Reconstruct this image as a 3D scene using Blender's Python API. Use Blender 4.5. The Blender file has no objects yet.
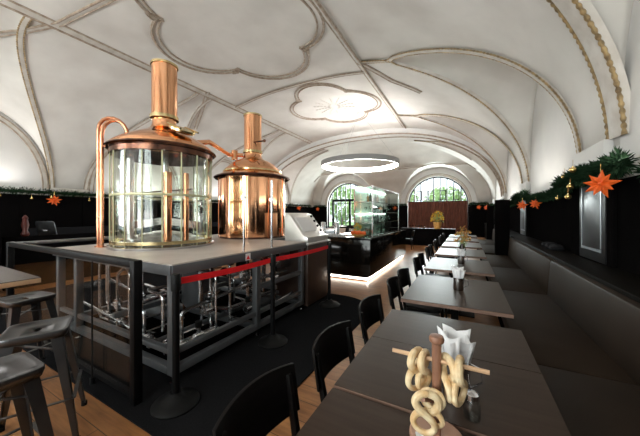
import bpy, bmesh, math, random
from mathutils import Vector as V, Matrix
random.seed(7)
PI = math.pi
sc = bpy.context.scene
C = sc.collection

# ------------------------------------------------------------------ helpers
class MB:
    def __init__(s):
        s.v = []; s.f = []
    def add(s, vs, fs):
        n = len(s.v); s.v += [tuple(p) for p in vs]; s.f += [tuple(i + n for i in f) for f in fs]
        return s
    def box(s, x0, x1, y0, y1, z0, z1):
        vs = [(x, y, z) for z in (z0, z1) for y in (y0, y1) for x in (x0, x1)]
        return s.add(vs, [(0,2,3,1),(4,5,7,6),(0,1,5,4),(2,6,7,3),(0,4,6,2),(1,3,7,5)])
    def obox(s, c, size, rot=None):
        c = V(c); hx, hy, hz = [a/2 for a in size]
        R_ = rot if rot is not None else Matrix.Identity(3)
        vs = [c + R_ @ V((x, y, z)) for z in (-hz, hz) for y in (-hy, hy) for x in (-hx, hx)]
        return s.add(vs, [(0,2,3,1),(4,5,7,6),(0,1,5,4),(2,6,7,3),(0,4,6,2),(1,3,7,5)])
    def bar(s, a, b, w, t=None, w2=None, t2=None, up=(0,0,1)):
        a = V(a); b = V(b); t = t or w; w2 = w2 or w; t2 = t2 or t
        d = (b - a).normalized(); u = V(up)
        if abs(d.dot(u)) > .95: u = V((0,1,0))
        l = d.cross(u).normalized(); n = l.cross(d)
        vs = []
        for p, ww, tt in ((a, w, t), (b, w2, t2)):
            for i, j in ((-1,-1),(1,-1),(1,1),(-1,1)):
                vs.append(p + l*i*ww/2 + n*j*tt/2)
        return s.add(vs, [(0,1,2,3),(7,6,5,4),(0,4,5,1),(1,5,6,2),(2,6,7,3),(3,7,4,0)])
    def tube(s, pts, r, n=8, closed=False, caps=True):
        pts = [V(p) for p in pts]; m = len(pts)
        rs = r if isinstance(r, (list, tuple)) else [r]*m
        tang = []
        for i in range(m):
            a = pts[(i-1) % m] if (closed or i > 0) else pts[i]
            b = pts[(i+1) % m] if (closed or i < m-1) else pts[i]
            t = b - a
            tang.append(t.normalized() if t.length > 1e-9 else V((0,0,1)))
        u = V((0,0,1))
        if abs(tang[0].dot(u)) > .9: u = V((1,0,0))
        nrm = (u - tang[0]*u.dot(tang[0])).normalized()
        vs = []; fs = []
        for i in range(m):
            nrm = nrm - tang[i]*nrm.dot(tang[i])
            nrm = nrm.normalized() if nrm.length > 1e-6 else tang[i].orthogonal().normalized()
            bn = tang[i].cross(nrm)
            for k in range(n):
                a = 2*PI*k/n
                vs.append(pts[i] + (nrm*math.cos(a) + bn*math.sin(a))*rs[i])
        mm = m if closed else m-1
        for i in range(mm):
            j = (i+1) % m
            for k in range(n):
                k2 = (k+1) % n
                fs.append((i*n+k, i*n+k2, j*n+k2, j*n+k))
        if caps and not closed:
            fs.append(tuple(range(n-1, -1, -1))); fs.append(tuple(range((m-1)*n, m*n)))
        return s.add(vs, fs)
    def cyl(s, c, r, z0, z1, n=24, r2=None):
        return s.lathe(c, [(0, z0), (r, z0), (r2 if r2 is not None else r, z1), (0, z1)], n)
    def lathe(s, c, prof, n=24):
        cx, cy = c[0], c[1]; cz = c[2] if len(c) > 2 else 0
        vs = []; fs = []; idx = []
        for r, z in prof:
            if r < 1e-6:
                idx.append([len(vs)]*n); vs.append((cx, cy, cz+z))
            else:
                idx.append(list(range(len(vs), len(vs)+n)))
                for k in range(n):
                    a = 2*PI*k/n; vs.append((cx + r*math.cos(a), cy + r*math.sin(a), cz+z))
        for i in range(len(prof)-1):
            A, B = idx[i], idx[i+1]
            for k in range(n):
                k2 = (k+1) % n
                q = []
                for t in (A[k], A[k2], B[k2], B[k]):
                    if t not in q: q.append(t)
                if len(q) > 2: fs.append(tuple(q))
        return s.add(vs, fs)
    def sphere(s, c, r, n=12, sq=(1,1,1)):
        m = max(4, n//2); prof = [(math.sin(PI*i/m), -math.cos(PI*i/m)) for i in range(m+1)]
        t = MB().lathe((0,0,0), prof, n)
        return s.add([(c[0]+p[0]*r*sq[0], c[1]+p[1]*r*sq[1], c[2]+p[2]*r*sq[2]) for p in t.v], t.f)
    def prism(s, outline, axis_a, axis_b, axis_n, o, depth):
        a, b, nn, o = V(axis_a), V(axis_b), V(axis_n), V(o)
        n = len(outline)
        vs = [o + a*p[0] + b*p[1] for p in outline] + [o + a*p[0] + b*p[1] + nn*depth for p in outline]
        fs = [tuple(range(n-1, -1, -1)), tuple(range(n, 2*n))] + [(i, (i+1) % n, n+(i+1) % n, n+i) for i in range(n)]
        return s.add(vs, fs)
    def xf(s, M):
        s.v = [tuple(M @ V(p)) for p in s.v]; return s
    def join(s, o): return s.add(o.v, o.f)
    def build(s, name, m, parent=None, bev=0, ang=35, smooth=True):
        me = bpy.data.meshes.new(name)
        vs = s.v
        if parent is not None:
            lo = V((0,0,0)); p = parent
            while p is not None: lo = lo + p.location; p = p.parent
            vs = [tuple(V(p_) - lo) for p_ in vs]
        me.from_pydata(vs, [], s.f)
        bm = bmesh.new(); bm.from_mesh(me)
        bmesh.ops.recalc_face_normals(bm, faces=bm.faces)
        if bev:
            es = [e for e in bm.edges if len(e.link_faces) == 2 and e.calc_face_angle(0) > math.radians(40)]
            bmesh.ops.bevel(bm, geom=es, offset=bev, segments=2, affect='EDGES', profile=.5, clamp_overlap=True)
        bm.to_mesh(me); bm.free()
        if smooth:
            me.shade_smooth(); me.set_sharp_from_angle(angle=math.radians(ang))
        me.materials.append(m)
        o = bpy.data.objects.new(name, me); C.objects.link(o)
        if parent is not None: o.parent = parent
        return o

def tag(o, label=None, cat=None, group=None, kind=None):
    if label: o['label'] = label
    if cat: o['category'] = cat
    if group: o['group'] = group
    if kind: o['kind'] = kind
    return o
def struct(o, label=None):
    o['kind'] = 'structure'
    if label: o['label'] = label
    return o
def thing(name, label, cat, loc=(0,0,0), rz=0, group=None):
    o = bpy.data.objects.new(name, None); C.objects.link(o)
    o.empty_display_size = .1
    o.location = loc; o.rotation_euler = (0,0,rz)
    return tag(o, label, cat, group)
def dup(root, loc, rz=0, label=None, group=None):
    def cp(o, parent):
        c = o.copy(); C.objects.link(c); c.parent = parent
        for ch in list(o.children): cp(ch, c)
        return c
    r = cp(root, None); r.location = loc; r.rotation_euler = (0,0,rz)
    if label: r['label'] = label
    if group: r['group'] = group
    return r
def arc(c, r, a0, a1, n, ax=(1,0,0), ay=(0,0,1)):
    c, ax, ay = V(c), V(ax), V(ay)
    return [c + ax*r*math.cos(a0+(a1-a0)*i/n) + ay*r*math.sin(a0+(a1-a0)*i/n) for i in range(n+1)]

# ---------------------------------------------------------------- materials
def mat(name, col, rough=.5, metal=0, spec=.5, col2=None, scale=6, bump=0, bscale=60, stretch=None, coat=0, emit=None, estr=0, det=4, sheen=0):
    m = bpy.data.materials.new(name); m.use_nodes = True
    nt = m.node_tree; N = nt.nodes; L = nt.links
    b = N['Principled BSDF']
    b.inputs['Base Color'].default_value = (*col, 1)
    b.inputs['Roughness'].default_value = rough
    b.inputs['Metallic'].default_value = metal
    b.inputs['Specular IOR Level'].default_value = spec
    b.inputs['Coat Weight'].default_value = coat
    if sheen: b.inputs['Sheen Weight'].default_value = sheen
    if emit:
        b.inputs['Emission Color'].default_value = (*emit, 1); b.inputs['Emission Strength'].default_value = estr
    tc = N.new('ShaderNodeTexCoord'); mp = N.new('ShaderNodeMapping')
    L.new(tc.outputs['Object'], mp.inputs['Vector'])
    if stretch: mp.inputs['Scale'].default_value = stretch
    if col2:
        nz = N.new('ShaderNodeTexNoise'); nz.inputs['Scale'].default_value = scale; nz.inputs['Detail'].default_value = det
        L.new(mp.outputs['Vector'], nz.inputs['Vector'])
        cr = N.new('ShaderNodeValToRGB'); cr.color_ramp.elements[0].position = .35; cr.color_ramp.elements[1].position = .68
        cr.color_ramp.elements[0].color = (*col, 1); cr.color_ramp.elements[1].color = (*col2, 1)
        L.new(nz.outputs['Fac'], cr.inputs['Fac']); L.new(cr.outputs['Color'], b.inputs['Base Color'])
    if bump:
        nb = N.new('ShaderNodeTexNoise'); nb.inputs['Scale'].default_value = bscale; nb.inputs['Detail'].default_value = 3
        L.new(mp.outputs['Vector'], nb.inputs['Vector'])
        bp = N.new('ShaderNodeBump'); bp.inputs['Strength'].default_value = bump; bp.inputs['Distance'].default_value = .02
        L.new(nb.outputs['Fac'], bp.inputs['Height']); L.new(bp.outputs['Normal'], b.inputs['Normal'])
    return m
def glassmat(name, tint=(1,1,1), refl=.06, edge=.9, rough=.02):
    m = bpy.data.materials.new(name); m.use_nodes = True
    nt = m.node_tree; N = nt.nodes; L = nt.links
    N.remove(N['Principled BSDF'])
    t = N.new('ShaderNodeBsdfTransparent'); t.inputs['Color'].default_value = (*tint, 1)
    g = N.new('ShaderNodeBsdfGlossy'); g.inputs['Roughness'].default_value = rough
    lw = N.new('ShaderNodeLayerWeight'); lw.inputs['Blend'].default_value = .35
    mr = N.new('ShaderNodeMapRange'); mr.inputs['To Min'].default_value = refl; mr.inputs['To Max'].default_value = edge
    L.new(lw.outputs['Facing'], mr.inputs['Value'])
    pw = N.new('ShaderNodeMath'); pw.operation = 'POWER'; pw.inputs[1].default_value = 1.6
    L.new(mr.outputs['Result'], pw.inputs[0])
    mx = N.new('ShaderNodeMixShader')
    L.new(pw.outputs[0], mx.inputs['Fac']); L.new(t.outputs[0], mx.inputs[1]); L.new(g.outputs[0], mx.inputs[2])
    L.new(mx.outputs[0], N['Material Output'].inputs['Surface'])
    return m
def plankmat(name, c1, c2, gap, pw=1.6, ph=.16, rough=.4, rotz=0):
    m = mat(name, c1, rough, spec=.35)
    nt = m.node_tree; N = nt.nodes; L = nt.links; b = N['Principled BSDF']
    tc = [n for n in N if n.type == 'TEX_COORD'][0]; mp = [n for n in N if n.type == 'MAPPING'][0]
    mp.inputs['Rotation'].default_value = (0,0,rotz)
    br = N.new('ShaderNodeTexBrick'); br.inputs['Scale'].default_value = 1
    br.inputs['Brick Width'].default_value = pw; br.inputs['Row Height'].default_value = ph
    br.inputs['Mortar Size'].default_value = .003; br.offset = .37
    br.inputs['Color1'].default_value = (*c1, 1); br.inputs['Color2'].default_value = (*c2, 1); br.inputs['Mortar'].default_value = (*gap, 1)
    L.new(mp.outputs['Vector'], br.inputs['Vector'])
    mp2 = N.new('ShaderNodeMapping'); mp2.inputs['Scale'].default_value = (1.3, 14, 1); mp2.inputs['Rotation'].default_value = (0,0,rotz)
    L.new(tc.outputs['Object'], mp2.inputs['Vector'])
    nz = N.new('ShaderNodeTexNoise'); nz.inputs['Scale'].default_value = 2.2; nz.inputs['Detail'].default_value = 8; nz.inputs['Distortion'].default_value = .6
    L.new(mp2.outputs['Vector'], nz.inputs['Vector'])
    mp3 = N.new('ShaderNodeMapping'); mp3.inputs['Scale'].default_value = (1.2, 3.5, 1); mp3.inputs['Rotation'].default_value = (0,0,rotz)
    L.new(tc.outputs['Object'], mp3.inputs['Vector'])
    nk = N.new('ShaderNodeTexNoise'); nk.inputs['Scale'].default_value = 2.6; nk.inputs['Detail'].default_value = 3
    L.new(mp3.outputs['Vector'], nk.inputs['Vector'])
    cr = N.new('ShaderNodeValToRGB'); cr.color_ramp.elements[0].position = .3; cr.color_ramp.elements[1].position = .72
    cr.color_ramp.elements[0].color = (.42,.36,.3,1); cr.color_ramp.elements[1].color = (1.35,1.3,1.25,1)
    mth = N.new('ShaderNodeMath'); mth.operation = 'ADD'; mh = N.new('ShaderNodeMath'); mh.operation = 'MULTIPLY'; mh.inputs[1].default_value = .5
    L.new(nz.outputs['Fac'], mth.inputs[0]); L.new(nk.outputs['Fac'], mth.inputs[1]); L.new(mth.outputs[0], mh.inputs[0])
    L.new(mh.outputs[0], cr.inputs['Fac'])
    mx = N.new('ShaderNodeMixRGB'); mx.blend_type = 'MULTIPLY'; mx.inputs['Fac'].default_value = 1
    L.new(br.outputs['Color'], mx.inputs['Color1']); L.new(cr.outputs['Color'], mx.inputs['Color2'])
    L.new(mx.outputs['Color'], b.inputs['Base Color'])
    return m

M_plaster = mat('plaster_ceiling', (.60,.575,.54), .85, col2=(.72,.70,.665), scale=.9, bump=.08, bscale=9)
M_white = mat('plaster_white', (.66,.65,.64), .85, col2=(.72,.71,.69), scale=1.5)
M_trim = mat('stucco_moulding', (.44,.37,.30), .7, col2=(.27,.20,.145), scale=10, bump=.4, bscale=25)
M_band = mat('stucco_band', (.62,.59,.55), .8, col2=(.50,.46,.41), scale=5)
M_bead = mat('gilded_bead', (.46,.33,.16), .45, .3, col2=(.16,.11,.06), scale=12, det=2)
M_floor = plankmat('oak_floor', (.34,.16,.06), (.26,.115,.042), (.05,.025,.01), 1.7, .19, .33, 0)
M_carpet = mat('black_carpet', (.009,.009,.010), .95, col2=(.015,.015,.016), scale=80, bump=.2, bscale=300, spec=0)
M_black = mat('black_panel', (.004,.0036,.0038), .6, spec=0, col2=(.005,.0045,.0045), scale=3)
M_blackm = mat('black_metal', (.003,.003,.0035), .45, spec=.15)
M_pilaster = mat('dark_glossy_panel', (.014,.013,.014), .34, spec=.18)
M_ledge = mat('dark_ledge', (.008,.007,.006), .5, spec=.02)
M_leather = mat('brown_leather', (.028,.019,.0135), .52, spec=.05, col2=(.036,.025,.018), scale=3, bump=.12, bscale=160)
M_table = mat('dark_table_laminate', (.036,.022,.015), .36, spec=.12, col2=(.046,.030,.021), scale=2.5, stretch=(1,12,1), bump=.05, bscale=90)
M_edge = mat('table_edge_wood', (.22,.135,.10), .5, col2=(.15,.085,.06), scale=8, stretch=(2,2,20))
M_chair = mat('black_stained_wood', (.003,.0026,.0025), .5, spec=.12, col2=(.006,.005,.005), scale=4, stretch=(1,1,8))
M_copper = mat('polished_copper', (.93,.50,.28), .11, 1, col2=(.90,.44,.23), scale=3, bump=.03, bscale=6)
M_copperd = mat('copper_pipe', (.80,.38,.22), .2, 1, col2=(.62,.27,.15), scale=9)
M_brass = mat('brass', (.74,.60,.32), .22, 1)
M_bronze = mat('dark_bronze_rim', (.10,.055,.045), .22, 1, col2=(.22,.10,.06), scale=12)
M_steel = mat('brushed_steel', (.72,.72,.73), .22, 1, col2=(.45,.45,.47), scale=6, stretch=(1,1,20))
M_steeld = mat('tarnished_steel', (.30,.31,.33), .35, 1, col2=(.22,.23,.25), scale=4)
M_frame = mat('grey_steel_frame', (.085,.090,.098), .42, .3, col2=(.11,.115,.122), scale=3)
M_deck = mat('deck_sheet', (.44,.385,.345), .42, .0, spec=.3, col2=(.54,.485,.445), scale=2.5, bump=.1, bscale=12)
M_rubber = mat('black_rubber', (.003,.003,.003), .6, spec=.2)
M_gun = mat('gunmetal', (.13,.135,.14), .30, .85, col2=(.09,.09,.095), scale=5)
M_red = mat('red_webbing', (.80,.008,.014), .55)
M_glass = glassmat('vessel_glass', (.965,.985,.96), .10, .8)
M_pane = glassmat('window_pane', (.93,.97,.95), .03, .5)
M_shelfglass = glassmat('green_shelf_glass', (.88,.97,.92), .22, .8)
M_clear = glassmat('clear_partition_glass', (.94,.95,.95), .02, .35)
M_jar = glassmat('jar_glass', (.85,.88,.88), .15, .9)
M_strip = mat('greenish_edge_strip', (.55,.55,.34), .25, .3)
M_green = mat('fir_green', (.008,.024,.011), .8, spec=.1, col2=(.02,.045,.02), scale=30)
M_orange = mat('orange_straw', (.85,.13,.015), .55, emit=(.9,.15,.02), estr=0)
M_gold = mat('gold_bauble', (.85,.60,.22), .2, .9)
M_pret = mat('pretzel_crust', (.84,.70,.46), .5, col2=(.66,.42,.19), scale=22, bump=.15, bscale=60)
M_pole = mat('stand_wood', (.22,.10,.06), .5, col2=(.30,.15,.09), scale=8, stretch=(4,4,1))
M_base = mat('stand_base_wood', (.42,.24,.16), .5, col2=(.32,.17,.11), scale=7)
M_light_wood = mat('light_wood', (.62,.40,.24), .5, col2=(.52,.32,.18), scale=9)
M_paper = mat('white_paper', (.82,.82,.84), .7, bump=.1, bscale=30)
M_ceramic = mat('white_ceramic', (.75,.75,.76), .25)
M_curtain = mat('russet_fabric', (.21,.07,.04), .8, col2=(.08,.025,.018), scale=6, stretch=(6,6,.5))
M_console = mat('console_steel', (.62,.60,.58), .3, .5)
M_brown = mat('brown_cabinet', (.075,.042,.03), .35, col2=(.045,.027,.02), scale=3, stretch=(1,1,.3))
M_gloss = mat('black_gloss', (.006,.005,.004), .10, spec=.3)
M_leaf = mat('hedge_leaves', (.22,.36,.12), .8, col2=(.50,.60,.28), scale=2)
M_grass = mat('lawn', (.20,.32,.10), .9, col2=(.30,.40,.16), scale=2)
M_stone = mat('pale_facade', (.65,.62,.58), .9)
M_bottle = mat('dark_bottle_glass', (.03,.05,.03), .08, 0)
M_amber = mat('amber_liquid', (.35,.14,.03), .15)
M_dried = mat('dried_flowers', (.72,.42,.12), .7, col2=(.50,.22,.05), scale=25)
M_yellow = mat('yellow_petals', (.80,.50,.03), .6)
M_cloth = mat('dark_cloth', (.012,.012,.014), .9, spec=.1)
M_lamp = mat('ring_diffuser', (.9,.9,.9), .4, emit=(1,.97,.93), estr=14)
M_lamp2 = mat('upward_diffuser', (.9,.9,.9), .4, emit=(1,.97,.93), estr=50)
M_disp = mat('display_fill', (.9,.9,.9), .4, emit=(.9,1,.94), estr=7)  # emission added to brighten the display case
M_led = mat('led_strip', (.9,.9,.9), .4, emit=(1,.86,.72), estr=5)
M_silver = mat('silver_pot', (.75,.75,.77), .12, 1)
M_milk = mat('pale_mirror_back', (.62,.72,.66), .3)
M_mull = mat('grey_mullion', (.13,.14,.14), .5)
M_mahog = mat('turned_mahogany', (.10,.02,.015), .35)
M_tablelt = mat('far_table_wood', (.28,.15,.10), .4)

# ---------------------------------------------------------------- room shell
XL, XR, Y0, Y1 = -12.1, 1.5, -3.2, 21.0
XC = (XL+XR)/2; HW = (XR-XL)/2; ZS = 2.32; ZC = 5.98
TIP = 2.66; LW = 1.85
def PW(x): return 2.15 + .4*max(0, min(1, (x-XC+1)/2))
def zm(x):
    t = min(1, abs(x-XC)/HW); return ZS + (ZC-ZS)*(1-t**PW(x))**.5
ZT = (zm(XC+TIP)+zm(XC-TIP))/2
def ze(y):
    if y < 15.6: return 99
    t = min(1, (y-15.6)/(Y1-15.6)); return ZS + (ZC-ZS)*(1-t*t)**.5
RT = [-2.25, 2.35, 7.15, 11.75, 16.3]
LT = [-2.8, 1.8, 6.4, 11.0, 15.6]
def zrr(d, w=4.75):   # ridge height, d = distance from wall 0..(HW-TIP)
    return w + (ZT-w)*min(1, d/(HW-TIP))
WZ = {1: 5.05, -1: 4.75}
def zl(x, y):
    best = 0
    for side, tips in ((1, RT), (-1, LT)):
        d = (XR-x) if side > 0 else (x-XL)
        if d > HW-TIP+.02: continue
        for yc in tips:
            u = abs(y-yc)/LW
            if u < 1: best = max(best, ZS + (zrr(d, WZ[side])-ZS)*math.sqrt(1-u*u))
    for xc, w in ((-1.85, 2.5), (-8.75, 2.5)):
        u = abs(x-xc)/w
        if u < 1 and y > 15.5: best = max(best, ZS + (4.85-ZS + .35*(Y1-y)/5)*math.sqrt(1-u*u))
    return best
def zceil(x, y):
    return max(min(zm(x), ze(y)), zl(x, y))
NX, NY = 190, 330
vs = []; fs = []
for j in range(NY+1):
    y = Y0 + (Y1-Y0)*j/NY
    for i in range(NX+1):
        x = XC - HW*math.cos(PI*i/NX)*1.0 if False else XL + (XR-XL)*i/NX
        vs.append((x, y, zceil(x, y)))
for j in range(NY):
    for i in range(NX):
        a = j*(NX+1)+i; fs.append((a, a+1, a+NX+2, a+NX+1))
mb = MB(); mb.add(vs, fs)
ceil = mb.build('ceiling', M_plaster, ang=24); struct(ceil, 'white plaster groin vaulted ceiling')
ms = ceil.modifiers.new('thick', 'SOLIDIFY'); ms.thickness = .12; ms.offset = 0 if False else 1
# make it thicken upwards (normals may point either way)
if ceil.data.polygons[1000].normal.z < 0: ms.offset = -1

struct(MB().box(XL-.3, XR+.3, Y0-.3, Y1+.4, -.2, 0).build('floor', M_floor))
struct(MB().box(XR, XR+.3, Y0, Y1, 0, 6.3).build('wall_right', M_white))
struct(MB().box(XL-.3, XL, Y0, Y1, 0, 6.3).build('wall_left', M_white))

WIN = [(-1.85, 2.0), (-8.75, 1.9)]; WSP = 2.25; WB = .35
def arched_wall(ya, yb, wins, zb):
    mb = MB(); xs = set([XL, XR])
    for cx, r in wins:
        for i in range(25): xs.add(round(cx - r*math.cos(PI*i/24), 5))
    xs = sorted(xs)
    for a, b in zip(xs, xs[1:]):
        mid = (a+b)/2; w = [q for q in wins if abs(mid-q[0]) < q[1]]
        if not w: mb.box(a, b, ya, yb, 0, 6.3); continue
        cx, r = w[0]
        if zb > 0: mb.box(a, b, ya, yb, 0, zb)
        za = WSP + math.sqrt(max(0, r*r-(a-cx)**2)); zb_ = WSP + math.sqrt(max(0, r*r-(b-cx)**2))
        q = [(a,ya,za),(b,ya,zb_),(a,yb,za),(b,yb,zb_),(a,ya,6.3),(b,ya,6.3),(a,yb,6.3),(b,yb,6.3)]
        mb.add(q, [(0,2,3,1),(4,5,7,6),(0,1,5,4),(2,6,7,3),(0,4,6,2),(1,3,7,5)])
    return mb
struct(arched_wall(Y1, Y1+.45, WIN, WB).build('wall_back', M_white))
struct(arched_wall(Y0-.3, Y0, [(-1.85, 1.9), (-8.75, 1.9)], .9).build('wall_front', M_white))

# windows
def window(n, cx, r, y, panels, zb):
    fr = MB()
    inner = r - .02
    # frame arch
    fr.tube([(cx-inner, y, zb)] + arc((cx, y, WSP), inner, PI, 0, 32) + [(cx+inner, y, zb)], .085, 6)
    fr.box(cx-inner, cx+inner, y-.05, y+.05, zb, zb+.1)
    w = struct(fr.build(f'window_{n}', M_blackm), 'arched window with dark frame and vertical bars')
    k = 9
    for i in range(1, k):
        x = cx - inner + 2*inner*i/k
        top = WSP + math.sqrt(max(0, inner**2-(x-cx)**2))
        MB().box(x-.04, x+.04, y-.03, y+.03, zb+.1, top).build('window_mullion', M_mull, w)
    MB().box(cx-inner, cx+inner, y-.035, y+.035, WSP+.15, WSP+.2).build('transom', M_blackm, w)
    for x in panels:
        f = MB(); z0, z1 = WSP+.28, WSP+1.0; hw = .2
        for a, b, c, d in ((x-hw, x-hw+.06, z0, z1), (x+hw-.06, x+hw, z0, z1), (x-hw, x+hw, z0, z0+.06), (x-hw, x+hw, z1-.06, z1)):
            f.box(a, b, y-.07, y-.03, c, d)
        f.build('casement_frame', M_blackm, w)
    pn = MB(); ol = [(cx-inner, zb+.05)] + [(p.x, p.z) for p in arc((cx, 0, WSP), inner, PI, 0, 32)] + [(cx+inner, zb+.05)]
    pn.prism(ol, (1,0,0), (0,0,1), (0,1,0), (0, y+.0, 0), .012)
    pn.build('pane', M_pane, w)
    return w
window(1, -1.85, 2.0, Y1+.2, [-3.05+.0, -2.25, -1.45, -.6], WB)
w2 = window(2, -8.75, 1.9, Y1+.2, [], WB)
# dark door frame standing inside the left window
d = MB()
for x in (-10.1, -8.55, -7.2): d.box(x-.09, x+.09, Y1+.05, Y1+.14, 0.35, 2.75)
d.box(-10.19, -7.11, Y1+.05, Y1+.14, 2.6, 2.8); d.box(-10.1, -7.2, Y1+.05, Y1+.14, .35, .6)
struct(d.build('door_1', M_blackm), 'dark framed glass door inside the left arched window')
window(3, -1.85, 1.9, Y0-.15, [], .9); window(4, -8.75, 1.9, Y0-.15, [], .9)

# wainscot
def wains(side):
    mb = MB()
    if side == 'right':
        mb.box(XR-.06, XR, Y0, Y1, 0, 1.92)
    elif side == 'left':
        mb.box(XL, XL+.06, Y0, Y1, 0, 2.16)
        for y in [Y0 + 1.53*k for k in range(1, 16)]: mb.box(XL+.06, XL+.075, y-.012, y+.012, .1, 2.1)
    elif side == 'back':
        for a, b in ((XL+.06, -10.65), (-6.85, -3.85), (.15, XR-.06)): mb.box(a, b, Y1-.06, Y1, 0, 2.2)
    return mb
struct(wains('right').build('wall_panelling_right', M_black)).name = 'trim_1'
struct(wains('left').build('trim_2', M_black)); struct(wains('back').build('trim_3', M_black))
# piers
RP = [4.85, 9.45, 14.05, 18.6, .25]; n_tr = 4
for yc in RP:
    p = MB(); p.box(XR-.11, XR-.06, yc-.75, yc+.52, 0, 2.08)
    o = struct(p.build(f'trim_{n_tr}', M_black, bev=.006), 'black pier panel on the right wall'); n_tr += 1
    q = MB(); q.box(XR-.125, XR-.11, yc-.66, yc+.12, .98, 2.05)
    q.build('glossy_panel', M_pilaster, o, bev=.004)
    f = MB()
    for a, b, c, e in ((yc-.58, yc-.55, 1.14, 1.94), (yc, yc+.03, 1.14, 1.94), (yc-.58, yc+.03, 1.1, 1.13), (yc-.58, yc+.03, 1.94, 1.97)):
        f.box(XR-.133, XR-.123, a, b, c, e)
    f.build('panel_moulding', M_steeld, o)
    # white impost under the vault
    s_ = MB(); s_.box(XR-.1, XR, yc-.52, yc+.52, 2.1, 2.42)
    s_.build('impost', M_white, o, bev=.02)
for yc in [4.1, 8.7, 13.3, 17.9, -.5]:
    s_ = MB(); s_.box(XL, XL+.16, yc-.5, yc+.5, 2.16, 2.42)
    struct(s_.build(f'trim_{n_tr}', M_band, bev=.02), 'stucco impost on the left wall'); n_tr += 1

# vault ribs
def normal_at(x, y):
    h = .05
    return V((-(zm(min(XR-.01, x+h))-zm(max(XL+.01, x-h)))/(2*h), 0, 1)).normalized()
def rib(name, pts, w=.2, t=.06, cord=.035, beads=False, N=None, label=None):
    """flat stucco band with a beaded cord along each side"""
    pts = [V(p) for p in pts]; m = len(pts)
    L_ = []; K = []
    for i in range(m):
        T = (pts[min(m-1, i+1)] - pts[max(0, i-1)]).normalized()
        if N is not None: n = V(N[i]) if isinstance(N, list) else V(N)
        else: n = V((XC - pts[i].x, 0, 1.6 - pts[i].z))
        n = (n - T*n.dot(T)).normalized(); K.append(n); L_.append(T.cross(n).normalized())
    vs = []; fs = []
    prof = [(-w/2, -.05), (-w/2, t*.6), (-w*.3, t), (w*.3, t), (w/2, t*.6), (w/2, -.05)]
    q = len(prof)
    for i in range(m):
        for a, b in prof: vs.append(pts[i] + L_[i]*a + K[i]*b)
    for i in range(m-1):
        for k in range(q-1): fs.append((i*q+k, i*q+k+1, (i+1)*q+k+1, (i+1)*q+k))
    o = struct(MB().add(vs, fs).build(name, M_band), label)
    if cord:
        c = MB()
        for s in (-1, 1):
            path = [pts[i] + L_[i]*s*w/2 + K[i]*t*.7 for i in range(m)]
            if beads:
                # resample and modulate the radius so the cord reads as beads
                P2 = []; R2 = []; ph = 0
                for i in range(m-1):
                    seg = (path[i+1]-path[i]).length; k = max(1, int(seg/.02))
                    for j in range(k):
                        P2.append(path[i].lerp(path[i+1], j/k)); ph += seg/k
                        R2.append(cord*(.45+.6*abs(math.sin(ph*PI/.075))))
                c.tube(P2, R2, 6)
            else: c.tube(path, cord, 6)
        c.build('beaded_cord', M_bead if beads else M_trim, o)
    return o
def groin(side, yc, s, steps=44):
    """one branch of the lunette groin; s=-1 near, +1 far"""
    out = []
    for i in range(steps+1):
        d = (HW-TIP)*(1-math.cos(PI/2*i/steps))
        x = XR-d if side > 0 else XL+d
        k = min(1, (zm(x)-ZS)/(zrr(d, WZ[side])-ZS))
        u = LW*math.sqrt(max(0, 1-k*k)) if d > 0 else LW
        out.append((x, yc+s*u, zm(x)))
    return out
for side, tips in ((1, RT), (-1, LT)):
    for yc in tips:
        for s in (-1, 1):
            g = [p for p in groin(side, yc, s) if p[1] < 17.5 and p[1] > Y0]
            if len(g) < 4: continue
            near = yc in (1.8, 2.35, 7.15)
            g = [g[0][:2] + (ZS+.08,)] + g[1:] if g[0][2] < ZS+.1 else g
            big = side > 0 and yc < 3
            rib(f'trim_{n_tr}', g, .36 if big else .10, .05, (.026 if big else .019), True if side > 0 else near, label='moulded stucco rib along a vault groin'); n_tr += 1
        # wall arch
        xw = XR-.01 if side > 0 else XL+.01
        if yc > 16 or side > 0: continue
        pts = [(xw, yc-(LW-.16)*math.cos(PI*i/30), ZS+.05+(WZ[side]-ZS-.22)*math.sin(PI*i/30)) for i in range(31)]
        pts = [p for p in pts if Y0 < p[1] < Y1]
        rib(f'trim_{n_tr}', pts, .12, .05, 0.022, False, N=(-side, 0, 0), label='moulded arch on the lunette wall'); n_tr += 1
# ridge lines bounding the flat crown
for x in (XC-TIP, XC+TIP):
    pts = [(x, y, zm(x)) for y in [Y0 + .4*i for i in range(int((13.75-Y0)/.4)+1)]]
    rib(f'trim_{n_tr}', pts, .16, .04, .03, False, label='straight stucco rib along the vault crown'); n_tr += 1
for y in (-2.6, 7.75):
    pts = [(XC-TIP+2*TIP*i/16, y, zm(XC-TIP+2*TIP*i/16)) for i in range(17)]
    rib(f'trim_{n_tr}', pts, .10, .03, .02, False, N=(0,0,-1), label='stucco rib crossing the vault crown'); n_tr += 1
for pl in ([(-9.7,1.5),(-8.99,1.87),(-8.24,2.3),(-7.86,2.5),(-7.21,2.65),(-6.52,2.78),(-5.4,2.9)], [(-7.83,6.35),(-8.95,6.95),(-9.95,7.43)], [(XC+TIP,7.15),(-2.0,8.4),(-1.2,9.2)]):
    pts = []
    for a, b in zip(pl, pl[1:]):
        for i in range(12):
            t = i/12; x = a[0]+(b[0]-a[0])*t; y = a[1]+(b[1]-a[1])*t; pts.append((x, y, zceil(x, y)))
    rib(f'trim_{n_tr}', pts, .10, .03, .024, False, N=(0,0,-1), label='branching stucco rib on the vault'); n_tr += 1
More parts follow.
